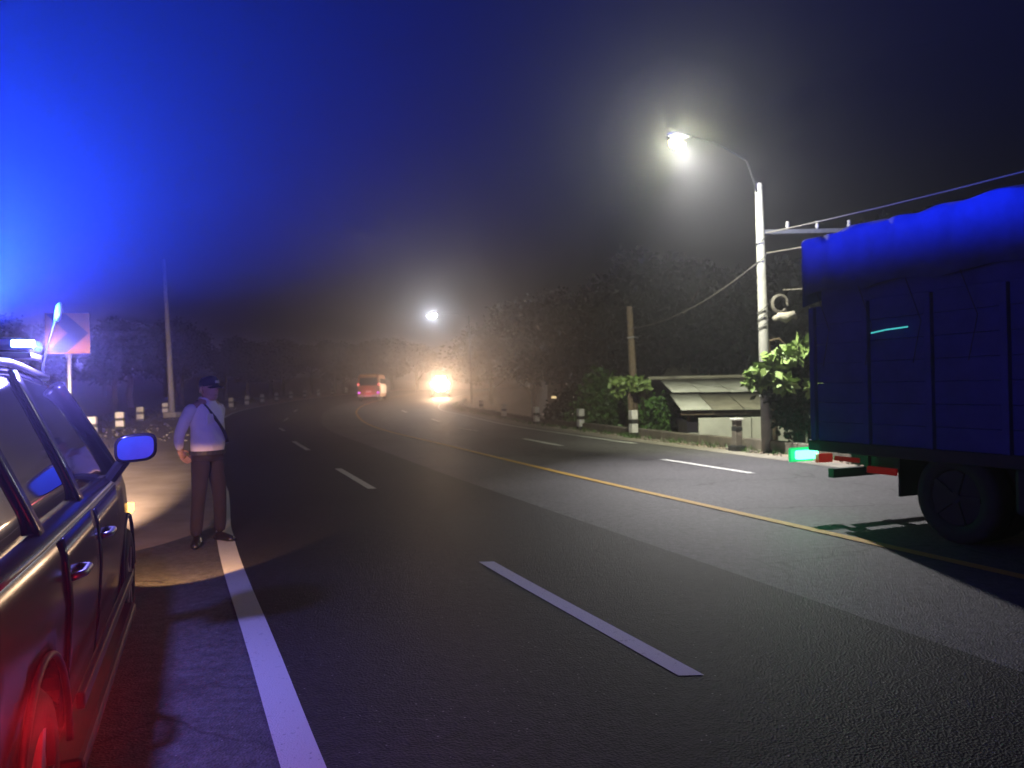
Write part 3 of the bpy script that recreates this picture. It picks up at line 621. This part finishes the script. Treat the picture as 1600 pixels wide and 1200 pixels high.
# light bar
lb = MB().box((0, 2.53, 1.745), (1.24, .26, .03)).build("light_bar", M_BLK, pc, bevel=.01)
M_BL = lampmat("blue_lens", (.03, .12, 1.0), 2.2); M_BH = lampmat("blue_led", (.35, .75, 1.0), 12)
MB().box((0, 2.53, 1.795), (1.26, .25, .065)).build("lens_cover", mat("blue_plastic", (.01, .03, .25), .15, coat=1), lb, bevel=.03)
for sg in (1, -1):
    for x in (.585, .40, .2): MB().box((sg*x, 2.405, 1.80), (.095, .03, .036)).build("led_module", M_BH if x > .5 else M_BL, lb, bevel=.008)
    MB().box((sg*.45, 2.53, 1.715), (.05, .2, .04)).build("foot", M_BLK, lb)
lamp("blue_flash_up", 'SPOT', (.25, 2.53, 1.88), L_BLUEUP, lb, .04, aim=(-.058, .00, 1), size=176, blend=.18)
lamp("blue_flash", 'POINT', (.70, 2.53, 1.79), L_BLUE, lb, .04)
# whip aerial with a fat tip
an = MB().tube([(.56, 2.98, 1.635), (.575, 2.95, 1.72), (.60, 2.93, 1.82), (.63, 2.92, 1.92), (.65, 2.92, 1.98)], [.010, .007, .007, .008, .009], 8).build("aerial", M_BLK, pc, smooth=True)
MB().tube([(.645, 2.92, 1.95), (.655, 2.92, 1.99), (.66, 2.92, 2.03), (.665, 2.92, 2.05)], [.014, .02, .018, .008], 10).build("aerial_tip", M_BLK, an, smooth=True)
MB().tube([(.535, 2.99, 1.625), (.57, 2.975, 1.64)], .022, 8).build("aerial_base", M_BLK, an)

# ------------------------------------------------------------------ truck on the right
tr = empty("truck", (4.42, 9.17, 0), R(201.7)); tag(tr, "large blue truck with a tarpaulin-covered load bed passing on the right", "truck")
M_TB = mat("truck_blue", (.050, .062, .21), .8, col2=(.036, .045, .15), scale=2.2, bump=.3, bscale=12, spec=.2)
M_TARP = mat("tarpaulin", (.045, .060, .19), .8, col2=(.032, .042, .13), spec=.15, scale=2.5, bump=.5, bscale=7)
M_CH = mat("chassis", (.02, .02, .022), .7)
hwid = 1.1; LB = 4.6
for j in range(7):      # side planks, each its own piece
    z = .98+j*.215
    for sg in (1, -1): MB().box((sg*(hwid-.02+rnd.uniform(-.002, .002)), LB/2, z), (.035, LB, .212)).build("side_plank", M_TB, tr, bevel=.006)
for k in range(7):
    t = .05+k*(LB-.1)/6
    for sg in (1, -1): MB().box((sg*(hwid+.022), t, 1.60), (.05, .07, 1.52)).build("side_post", M_TB, tr, bevel=.005)
for j in range(7): MB().box((0, .0, .98+j*.215), (2*hwid-.1, .035, .20)).build("tail_plank", M_TB, tr, bevel=.006)
MB().box((0, LB/2, 1.95), (2*hwid-.14, LB-.16, 2.1)).build("cargo", M_TB, tr, bevel=.03)
MB().box((0, LB/2, .82), (2*hwid, LB, .10)).build("bed_floor", M_CH, tr, bevel=.01)
for sg in (1, -1): MB().box((sg*(hwid+.03), LB/2, .82), (.05, LB+.05, .12)).build("bed_rail", M_CH, tr, bevel=.01)
for sg in (1, -1): MB().box((sg*.40, LB/2+.7, .66), (.09, LB+1.6, .20)).build("chassis_rail", M_CH, tr)
def tarp(t, u):
    a = u*math.pi/2; dx = math.copysign(min(1, abs(math.sin(a))*1.25), u) if True else 0
    hang = abs(u) > .62
    z = 3.24-.30*max(0, abs(u)-.0)**2.2 if not hang else 3.135-(abs(u)-.62)/.38*.62
    ridge = .03*math.cos(t*2*math.pi/ .75)
    x = (hwid+.055)*(u/.62 if not hang else math.copysign(1, u))
    nz = .018*math.sin(t*5.1+u*7)+.012*math.sin(t*11+u*13)
    if hang: return (x+math.copysign(.02, u)*math.sin(t*8.4+abs(u)*5)+math.copysign(.012, u)*math.sin(t*21), t, z+.02*math.sin(t*6.3))
    return (x, t, z+ridge*(1-abs(u))+nz)
MB().grid(tarp, [-.06+(LB+.12)*i/110 for i in range(111)], [-1, -.9, -.8, -.7, -.63, -.60, -.45, -.3, -.15, 0, .15, .3, .45, .60, .63, .7, .8, .9, 1]).build("tarpaulin", M_TARP, tr, smooth=True, solid=.008)
MB().grid(lambda u, v: (u*(hwid+.05), -.075+.012*math.sin(u*14), 3.13-.20*u*u-.55*v), [-1+i/10 for i in range(21)], [0, .5, 1]).build("tarpaulin_flap", M_TARP, tr, smooth=True, solid=.008)
for k in range(8):
    t = .2+k*.58; MB().tube([(hwid+.09, t, 2.52), (hwid+.075, t+.15, 2.1), (hwid+.07, t+.05, 1.7)], .004, 5).build("rope", M_CH, tr)
for t in (1.72, ):
    for x, sg in ((.93, 1), (.66, 1), (-.93, -1), (-.66, -1)): wheel(tr, (x, t, .43), .43, .24, .26, sg, rm=M_CH)
    MB().cyl((0, t, .43), (1, 0, 0), .07, 1.6, 10).build("axle", M_CH, tr)
for sg in (1, -1):
    wheel(tr, (sg*.88, 5.6, .43), .43, .24, .26, sg, rm=M_CH)
    MB().box((sg*.80, 1.12, .60), (.52, .02, .46)).build("mud_flap", M_RUB, tr)
    MB().box((sg*.98, .03, .67), (.20, .07, .10)).build("tail_lamp", lampmat("truck_red", (.9, .03, .03), .2), tr, bevel=.01)
    MB().box((sg*(hwid+.035), .52, .70), (.03, .34, .05)).build("side_reflector", lampmat("truck_red2", (.8, .01, .015), .09), tr, bevel=.006)
    MB().box((sg*(hwid+.035), .98, .62), (.03, .36, .07)).build("side_reflector", lampmat("truck_red2", (.8, .01, .015), .09), tr, bevel=.006)
MB().box((0, .10, .50), (1.9, .08, .10)).build("rear_bumper", M_CH, tr)
for sg in (1, -1): MB().box((sg*.45, .15, .60), (.06, .06, .24)).build("bumper_bracket", M_CH, tr)
MB().box((.93, 2.75, .56), (.28, .9, .42)).build("fuel_tank", M_CH, tr, bevel=.05)
MB().box((-.93, 2.75, .56), (.28, .9, .42)).build("tool_box", M_CH, tr, bevel=.02)
gl_ = MB().box((hwid-.02, -.13, .70), (.29, .07, .10), M=Matrix.Rotation(0, 3, 'Z')).build("marker_lamp", glowglass("green_led", (.12, 1.0, .50), 9), tr, bevel=.015)
MB().box((hwid+.01, -.185, .70), (.36, .03, .165)).build("marker_halo", lampmat("green_halo", (.02, .85, .25), .75), gl_, bevel=.02)  # glowing plate added for the green halo fringe around the marker lamp
lamp("marker_glow", 'POINT', (hwid-.0, -.13, .70), L_GREEN, tr, .02)
MB().tube([(hwid+.062, .9, 2.02), (hwid+.066, 1.1, 2.04), (hwid+.062, 1.35, 2.05)], .008, 6).build("side_strip", lampmat("teal_strip", (.1, .8, .8), .7), tr)
# cab (towards us, outside the picture's right edge)
rg = []
for y_, zt_, w_ in ((LB+.15, 2.35, 1.0), (LB+.25, 2.42, 1.02), (LB+1.25, 2.40, 1.02), (LB+1.72, 1.45, 1.02), (LB+1.80, .55, 1.0)):
    rg.append([(-w_, y_, .55-(0 if y_ < LB+1.8 else .05)), (w_, y_, .55-(0 if y_ < LB+1.8 else .05)), (w_, y_, 1.35 if zt_ > 1.4 else .5), (w_*.93, y_, zt_), (-w_*.93, y_, zt_), (-w_, y_, 1.35 if zt_ > 1.4 else .5)])
cb = MB().loft(rg[:4]).build("cab", mat("cab_paint", (.45, .32, .05), .4, coat=.5), tr, bevel=.05)
MB().box((0, LB+1.72, .95), (2.0, .12, .85)).build("cab_front", MATS["cab_paint"], tr, bevel=.04)
MB().add([(-.85, LB+1.42, 2.15), (.85, LB+1.42, 2.15), (.9, LB+1.74, 1.5), (-.9, LB+1.74, 1.5)], [(0, 1, 2, 3)]).build("windscreen", M_GLASS, tr, solid=.01)
for sg in (1, -1): MB().box((sg*.75, LB+1.80, .8), (.24, .06, .2)).build("headlight", MATS["head_glass"], tr, bevel=.02)
MB().box((0, LB+1.8, .52), (2.0, .14, .22)).build("bumper", M_CH, tr, bevel=.03)

# ------------------------------------------------------------------ minibus going away
mz = zg(66); mbus = empty("minibus", (-12.15, 65.5, mz), R(2)); tag(mbus, "small orange and white minibus driving away round the far bend", "minibus")
M_OR = mat("bus_orange", (.55, .22, .09), .4, coat=.4); M_BW = mat("bus_white", (.72, .70, .66), .4, coat=.4)
rg = []
for t, w, z1 in ((0, .86, 2.1), (.12, .95, 2.25), (.5, .95, 2.32), (3.6, .95, 2.32), (4.2, .93, 2.1), (4.7, .90, 1.25), (4.85, .82, 1.0)):
    rg.append([(-w, t, .35), (w, t, .35), (w*1.02, t, min(1.15, z1-.1)), (w*.93, t, z1-.12), (w*.78, t, z1), (-w*.78, t, z1), (-w*.93, t, z1-.12), (-w*1.02, t, min(1.15, z1-.1))])
MB().loft(rg).build("body", M_OR, mbus, bevel=.03)
MB().add([(-.72, -.0, 1.98), (.72, -.0, 1.98), (.78, -.012, 1.35), (-.78, -.012, 1.35)], [(0, 1, 2, 3)]).build("rear_window", M_GLASS, mbus, solid=.02)
MB().box((0, .02, 2.17), (1.35, .12, .16)).build("roof_band", mat("bus_band", (.75, .40, .12), .4), mbus, bevel=.02)
MB().box((.985, 2.3, 1.0), (.03, 3.9, .75)).build("side_panel", M_BW, mbus, bevel=.01)
MB().box((-.985, 2.3, 1.0), (.03, 3.9, .75)).build("side_panel", M_BW, mbus, bevel=.01)
for k in range(4): MB().box((.965, .8+k*.9, 1.68), (.03, .75, .42)).build("side_window", M_GLASS, mbus, bevel=.01)
MB().box((0, -.08, .45), (1.8, .16, .18)).build("bumper", M_BW, mbus, bevel=.03)
MB().box((0, -.03, .80), (.46, .03, .14)).build("number_plate", M_BW, mbus)
for sg in (1, -1):
    MB().box((sg*.86, -.02, 1.42), (.16, .06, .14)).build("brake_light", lampmat("bus_red", (1, .16, .14), 3.0), mbus, bevel=.02)
    MB().box((sg*.80, -.05, .72), (.20, .06, .12)).build("tail_light", lampmat("bus_magenta", (.75, .12, .95), 2.4), mbus, bevel=.02)
    MB().box((sg*.80, -.10, .52), (.22, .06, .07)).build("reflector", lampmat("bus_red2", (1, .12, .12), 1.6), mbus, bevel=.01)
    for t in (.9, 3.8): wheel(mbus, (sg*.82, t, .32), .32, .2, .2, sg)
lamp("tail_glow", 'POINT', (0, -.5, .7), dict(power=12, col=(1, .15, .2)), mbus, .2)

# ------------------------------------------------------------------ oncoming truck, headlights on
oz = zg(61); on = empty("oncoming_truck", (-6.75, 73.0, zg(73)), R(184)); tag(on, "oncoming vehicle round the bend hidden behind its glaring headlights", "truck")
M_OC = mat("oncoming_paint", (.30, .10, .05), .45)
rg = []
for t, w, z1 in ((-4.2, 1.0, 2.5), (-1.5, 1.0, 2.5), (-1.4, .95, 2.15), (-.45, .93, 2.15), (-.05, .93, 1.3), (0, .9, .5)):
    rg.append([(-w, t, .5-.02*(t > -.01)), (w, t, .5-.02*(t > -.01)), (w, t, max(.55, z1-.15)), (w*.9, t, max(.6, z1)), (-w*.9, t, max(.6, z1)), (-w, t, max(.55, z1-.15))])
MB().loft(rg).build("body", M_OC, on, bevel=.03)
MB().add([(-.8, -.36, 2.0), (.8, -.36, 2.0), (.84, -.06, 1.42), (-.84, -.06, 1.42)], [(0, 1, 2, 3)]).build("windscreen", M_GLASS, on, solid=.02)
MB().box((0, .06, .55), (1.9, .16, .22)).build("bumper", M_CH, on, bevel=.03)
MB().box((0, .03, 1.0), (.9, .04, .2)).build("grille", M_CH, on)
M_HL = lampmat("headlamp_glare", (1, .80, .55), 60)
for sg in (1, -1):
    MB().tube([(sg*.44, -.02, 1.22), (sg*.44, .08, 1.22), (sg*.44, .14, 1.22)], [.34, .32, .2], 20).build("headlight", M_HL, on)  # oversized so the lens takes in the glare
    MB().tube([(sg*.25, -.02, 1.74), (sg*.25, .06, 1.74), (sg*.25, .10, 1.74)], [.22, .21, .12], 18).build("glare_disc_upper", M_HL, on)  # glowing discs added above and below the headlights to round out their glare
    MB().tube([(sg*.25, -.02, .74), (sg*.25, .16, .74), (sg*.25, .20, .74)], [.20, .19, .12], 18).build("glare_disc_lower", M_HL, on)
    for t in (-.8, -3.3): wheel(on, (sg*.85, t, .40), .40, .22, .24, sg)
lamp("headlight_beam", 'SPOT', (.40, .40, 1.22), L_ONC, on, .15, aim=(0.0, 1, .02), size=50, blend=.9)
lamp("headlight_beam", 'SPOT', (-.40, .40, 1.22), L_ONC, on, .15, aim=(0.0, 1, .02), size=50, blend=.9)

lamp("minibus_fill", 'SPOT', (.9, .2, 1.1), L_ONC, on, .1, power=2500, aim=(.80, 1, .05), size=40, blend=.8)  # added spot that brightens the side of the minibus
# ------------------------------------------------------------------ policeman
pe = empty("person", (-3.14, 7.95, 0.02), R(-112)); tag(pe, "person in dark cap, pale long-sleeved shirt and dark trousers standing by the car, hands behind", "person")
M_SKIN = mat("skin", (.55, .33, .25), .55, col2=(.36, .20, .14)); M_SH = mat("shirt_cloth", (.86, .82, .86), .85, col2=(.76, .72, .78), scale=3, bump=1.0, bscale=9)
M_TRS = mat("trouser_cloth", (.020, .013, .014), .9, col2=(.012, .009, .010), bump=.8, bscale=10); M_SHOE = mat("shoe_leather", (.015, .014, .014), .4)
M_CAP = mat("cap_cloth", (.018, .018, .035), .85)
def skin(name, verts, edges, mt, parent, sub=2, root=0):
    me = bpy.data.meshes.new(name); me.from_pydata([v[:3] for v in verts], edges, []); me.update(); me.materials.append(mt)
    o = bpy.data.objects.new(name, me); COL.objects.link(o); o.parent = parent
    sk = o.modifiers.new("skin", 'SKIN'); sk.use_smooth_shade = True; sk.branch_smoothing = .3
    if not me.skin_vertices:
        me.attributes
    layer = me.skin_vertices[0] if me.skin_vertices else None
    for i, v in enumerate(verts):
        r = v[3]; layer.data[i].radius = r if isinstance(r, tuple) else (r, r); layer.data[i].use_root = (i == root)
    s = o.modifiers.new("sub", 'SUBSURF'); s.levels = sub; s.render_levels = sub
    return o
def tube_o(nm, pts, mt, par, n=14): # pts (x,y,z,(a,b))
    return MB().tube([p[:3] for p in pts], [p[3] for p in pts], n).build(nm, mt, par, smooth=True)
# bare body: one continuous figure under the clothes
bv = [(0, 0, .94, .09), (0, 0, 1.12, .10), (0, 0, 1.30, .11), (0, 0, 1.42, .075), (0, .01, 1.50, .052),
      (.19, -.01, 1.38, .05), (.25, -.12, 1.13, .038), (.17, -.19, .93, .028), (-.19, -.01, 1.38, .05), (-.26, -.15, 1.13, .038), (-.13, -.235, .93, .028),
      (.10, -.005, .86, .055), (.125, 0, .50, .045), (.15, -.03, .10, .036), (-.10, 0, .86, .055), (-.125, .03, .50, .045), (-.15, .0, .10, .036)]
be = [(0, 1), (1, 2), (2, 3), (3, 4), (3, 5), (5, 6), (6, 7), (3, 8), (8, 9), (9, 10), (0, 11), (11, 12), (12, 13), (0, 14), (14, 15), (15, 16)]
def make_layer():
    try:
        return skin("body", bv, be, M_SKIN, pe)
    except Exception:
        return None
_me = bpy.data.meshes.new("t"); bpy.data.meshes.remove(_me)
bd = bpy.data.meshes.new("body"); bd.from_pydata([v[:3] for v in bv], be, []); bd.materials.append(M_SKIN)
bo_ = bpy.data.objects.new("body", bd); COL.objects.link(bo_); bo_.parent = pe
md = bo_.modifiers.new("skin", 'SKIN'); md.use_smooth_shade = True
bm = bmesh.new(); bm.from_mesh(bd); ly = bm.verts.layers.skin.verify()
for i, v in enumerate(bm.verts): v[ly].radius = (bv[i][3], bv[i][3]); v[ly].use_root = (i == 0)
bm.to_mesh(bd); bm.free()
s = bo_.modifiers.new("sub", 'SUBSURF'); s.levels = 2; s.render_levels = 2
# head
hc = Vector((.0, .035, 1.575)); rings = []
prof = [(-.125, .035, .045, .03), (-.105, .055, .065, .018), (-.07, .066, .082, .008), (-.02, .074, .094, .0), (.03, .077, .098, 0), (.075, .072, .090, -.004), (.105, .05, .062, -.006), (.122, .015, .02, -.006)]
for (z, a, b, oy) in prof:
    ring = []
    for k in range(24):
        th = 2*math.pi*k/24; x = a*math.cos(th); y_ = b*math.sin(th)+oy
        ringz = z
        if abs(x) < .02 and y_ > 0:
            if -.05 < z < .0: y_ += .018                    # nose
            if abs(z+.07) < .02: y_ += .006                 # lips
        if .028 < abs(x) < .05 and y_ > .05 and .0 < z < .05: y_ -= .012
        ring.append((hc.x+x, hc.y+y_, hc.z+ringz))
    rings.append(ring)
hd = MB().loft(rings).build("head", M_SKIN, pe, smooth=True, sub=1)
tube_o("neck", [(0, .0, 1.42, .058), (0, .01, 1.50, .054)], M_SKIN, pe)
for sg in (1, -1):
    MB().tube([(sg*.074, .028, 1.535), (sg*.088, .018, 1.555), (sg*.090, .014, 1.585), (sg*.076, .03, 1.60)], [.008, .013, .015, .009], 8).build("ear", M_SKIN, hd, smooth=True)
    MB().cyl((sg*.032, .118, 1.590), (0, 1, 0), .012, .01, 10).build("eye", M_PB, hd)
MB().tube([(-.024, .123, 1.508), (0, .129, 1.506), (.024, .123, 1.508)], .0045, 6).build("mouth", mat("lips", (.30, .13, .11), .6), hd)
MB().tube([(0, .124, 1.60), (0, .143, 1.556), (0, .128, 1.545)], [.008, .014, .008], 8).build("nose", M_SKIN, hd, smooth=True)
# hair and cap
MB().loft([[(hc.x+.079*math.cos(t), hc.y+.096*math.sin(t)-.006, z) for t in [math.pi*1.08+i*math.pi*.84/12 for i in range(13)]] for z in (1.535, 1.57, 1.61)], closed=False, cap=False).build("hair", M_PB, hd, solid=.006, smooth=True)
rings = []
for (z, s_, oy) in ((1.598, 1.03, 0), (1.63, 1.06, 0), (1.665, 1.02, 0), (1.69, .80, -.002), (1.70, .3, -.002)):
    rings.append([(hc.x+.082*s_*math.cos(2*math.pi*k/24), hc.y+.102*s_*math.sin(2*math.pi*k/24)+oy, z+.008*math.sin(2*math.pi*k/24)) for k in range(24)])
cp = MB().loft(rings).build("cap", M_CAP, pe, smooth=True)
MB().grid(lambda u, v: (.074*u, hc.y+.095*math.sqrt(max(0, 1-.75*u*u))+v*.075*(1-.45*u*u), 1.605-.012*v-.016*u*u), [-1+i/6 for i in range(13)], [0, .5, 1]).build("peak", M_CAP, cp, smooth=True, solid=.006)
MB().box((.0, hc.y+.108, 1.645), (.05, .01, .028)).build("cap_badge", M_PW, cp, bevel=.004)
# shirt: torso with sleeves
def ell(c, a, b, n=22): return [(c[0]+a*math.copysign(abs(math.cos(t))**.85, math.cos(t)), c[1]+b*math.sin(t), c[2]) for t in [2*math.pi*k/n for k in range(n)]]
tor = [((0, -.005, .925), .178, .135), ((0, 0, .96), .182, .145), ((0, .01, 1.03), .182, .150), ((0, .01, 1.12), .180, .145), ((0, .0, 1.24), .195, .135), ((0, -.005, 1.33), .205, .125), ((0, -.01, 1.395), .195, .105), ((0, -.01, 1.435), .135, .085), ((0, 0, 1.462), .075, .07), ((0, .003, 1.485), .064, .062)]
sh_ = MB(); rings = []
for i, (c, a, b) in enumerate(tor):
    rr_ = ell(c, a, b); rr_ = [(x+.005*math.sin(9*k+i*1.7), y_+.006*math.sin(5*k+i*2.3), z+.004*math.sin(3*k)) if i < 7 else (x, y_, z) for k, (x, y_, z) in enumerate(rr_)]
    rings.append(rr_)
sh_.loft(rings, cap=False)
sh_.tube([(.15, -.01, 1.39), (.205, -.02, 1.37), (.24, -.06, 1.25), (.255, -.12, 1.13), (.225, -.16, 1.04), (.18, -.19, .955)], [.06, .068, .060, .055, .050, .040], 14)
sh_.tube([(-.15, -.01, 1.39), (-.205, -.02, 1.37), (-.24, -.08, 1.25), (-.262, -.15, 1.13), (-.215, -.205, 1.04), (-.145, -.24, .955)], [.06, .068, .060, .055, .050, .040], 14)
sh_.build("shirt", M_SH, pe, smooth=True, sub=1)
MB().tube([(.07*math.cos(a), .005+.066*math.sin(a), 1.475-.012*math.sin(a)) for a in [math.pi*2*i/16 for i in range(17)]], .013, 6, False).build("collar", M_SH, pe, smooth=True)
MB().box((.09, .128, 1.27), (.09, .012, .10)).build("pocket", M_SH, pe, bevel=.004)
# strap across the chest and belt
st = [(.11, -.03, 1.445), (.10, .07, 1.40), (.04, .135, 1.28), (-.06, .155, 1.14), (-.14, .13, 1.02)]
MB().tube(st, [(.008, .022)]*5, 8).build("strap", M_PB, pe, smooth=True)
MB().loft([ell((0, -.005, z), .186, .150) for z in (.905, .945)], cap=False).build("belt", M_PB, pe, solid=.008)
tz = [((0, -.005, .94), .170, .13), ((0, -.005, .88), .180, .135), ((0, -.005, .82), .178, .13)]
tm = MB().loft([ell(*q) for q in tz], cap=True)
tm.tube([(.085, -.005, .88), (.10, -.005, .78), (.125, .0, .52), (.14, -.02, .30), (.15, -.035, .055)], [(.092, .11), (.088, .10), (.066, .074), (.060, .066), (.062, .07)], 16)
tm.tube([(-.085, -.005, .88), (-.10, .0, .78), (-.125, .03, .52), (-.14, .02, .30), (-.15, .0, .055)], [(.092, .11), (.088, .10), (.066, .074), (.060, .066), (.062, .07)], 16)
tm.build("trousers", M_TRS, pe, smooth=True, sub=1)
for sx, yo, rz in ((.15, -.02, .9), (-.155, .01, .1)):
    # foot turned out by rz towards the person's right (the camera)
    c, s2 = math.cos(-rz), math.sin(-rz)
    pts = [(0, -.07, .05), (0, -.02, .055), (0, .06, .048), (0, .14, .036), (0, .19, .028)]
    MB().tube([(sx+p[0]*c-p[1]*s2, yo+p[0]*s2+p[1]*c, p[2]-.02) for p in pts], [(.042, .042), (.048, .05), (.05, .042), (.05, .034), (.028, .020)], 12).build("shoe", M_SHOE, pe, smooth=True)
# hands
def hand(wx, wy, wz, d, up, sgn):
    d = Vector(d).normalized(); up = Vector(up).normalized(); sd = d.cross(up).normalized(); w = Vector((wx, wy, wz)); h = MB()
    h.tube([w-d*.02, w+d*.03, w+d*.07, w+d*.095], [(.026, .018), (.034, .02), (.042, .02), (.040, .016)], 12)
    for k, L_ in enumerate((.070, .080, .075, .058)):
        b = w+d*.088+sd*(.030-.020*k); h.tube([b, b+d*L_*.45-up*.008, b+d*L_*.8-up*.03, b+d*L_*.85-up*.05], [.0105, .0095, .0085, .006], 8)
    b = w+d*.03+sd*.036*sgn; h.tube([b, b+sd*.025*sgn+d*.025-up*.005, b+sd*.03*sgn+d*.055-up*.015], [.013, .011, .008], 8)
    h.build("hand", M_SKIN, pe, smooth=True)
hand(.17, -.20, .94, (-.65, -.1, -.7), (0, -1, 0), 1)
hand(-.13, -.25, .93, (.75, -.1, -.45), (0, -1, 0), -1)

# ------------------------------------------------------------------ night haze
hz = MB().box((0, 0, 5.5), (498, 498, 16)).build("haze", None); hz.name = "haze"; tag(hz, "thin night haze lit by the lamps", None, None, "stuff")
hm = bpy.data.materials.new("haze"); hm.use_nodes = True; n = hm.node_tree; n.nodes.clear()
v = n.nodes.new("ShaderNodeVolumePrincipled"); v.inputs["Color"].default_value = (.95, .95, 1, 1); v.inputs["Density"].default_value = HAZE; v.inputs["Anisotropy"].default_value = 0.86
oo = n.nodes.new("ShaderNodeOutputMaterial"); n.links.new(v.outputs[0], oo.inputs["Volume"]); hz.data.materials.append(hm)
# keep the ground inside the box of air
for vtx in ground.data.vertices:
    vtx.co.x = max(-247, min(247, vtx.co.x)); vtx.co.y = max(-247, min(247, vtx.co.y))
bpy.context.view_layer.update()
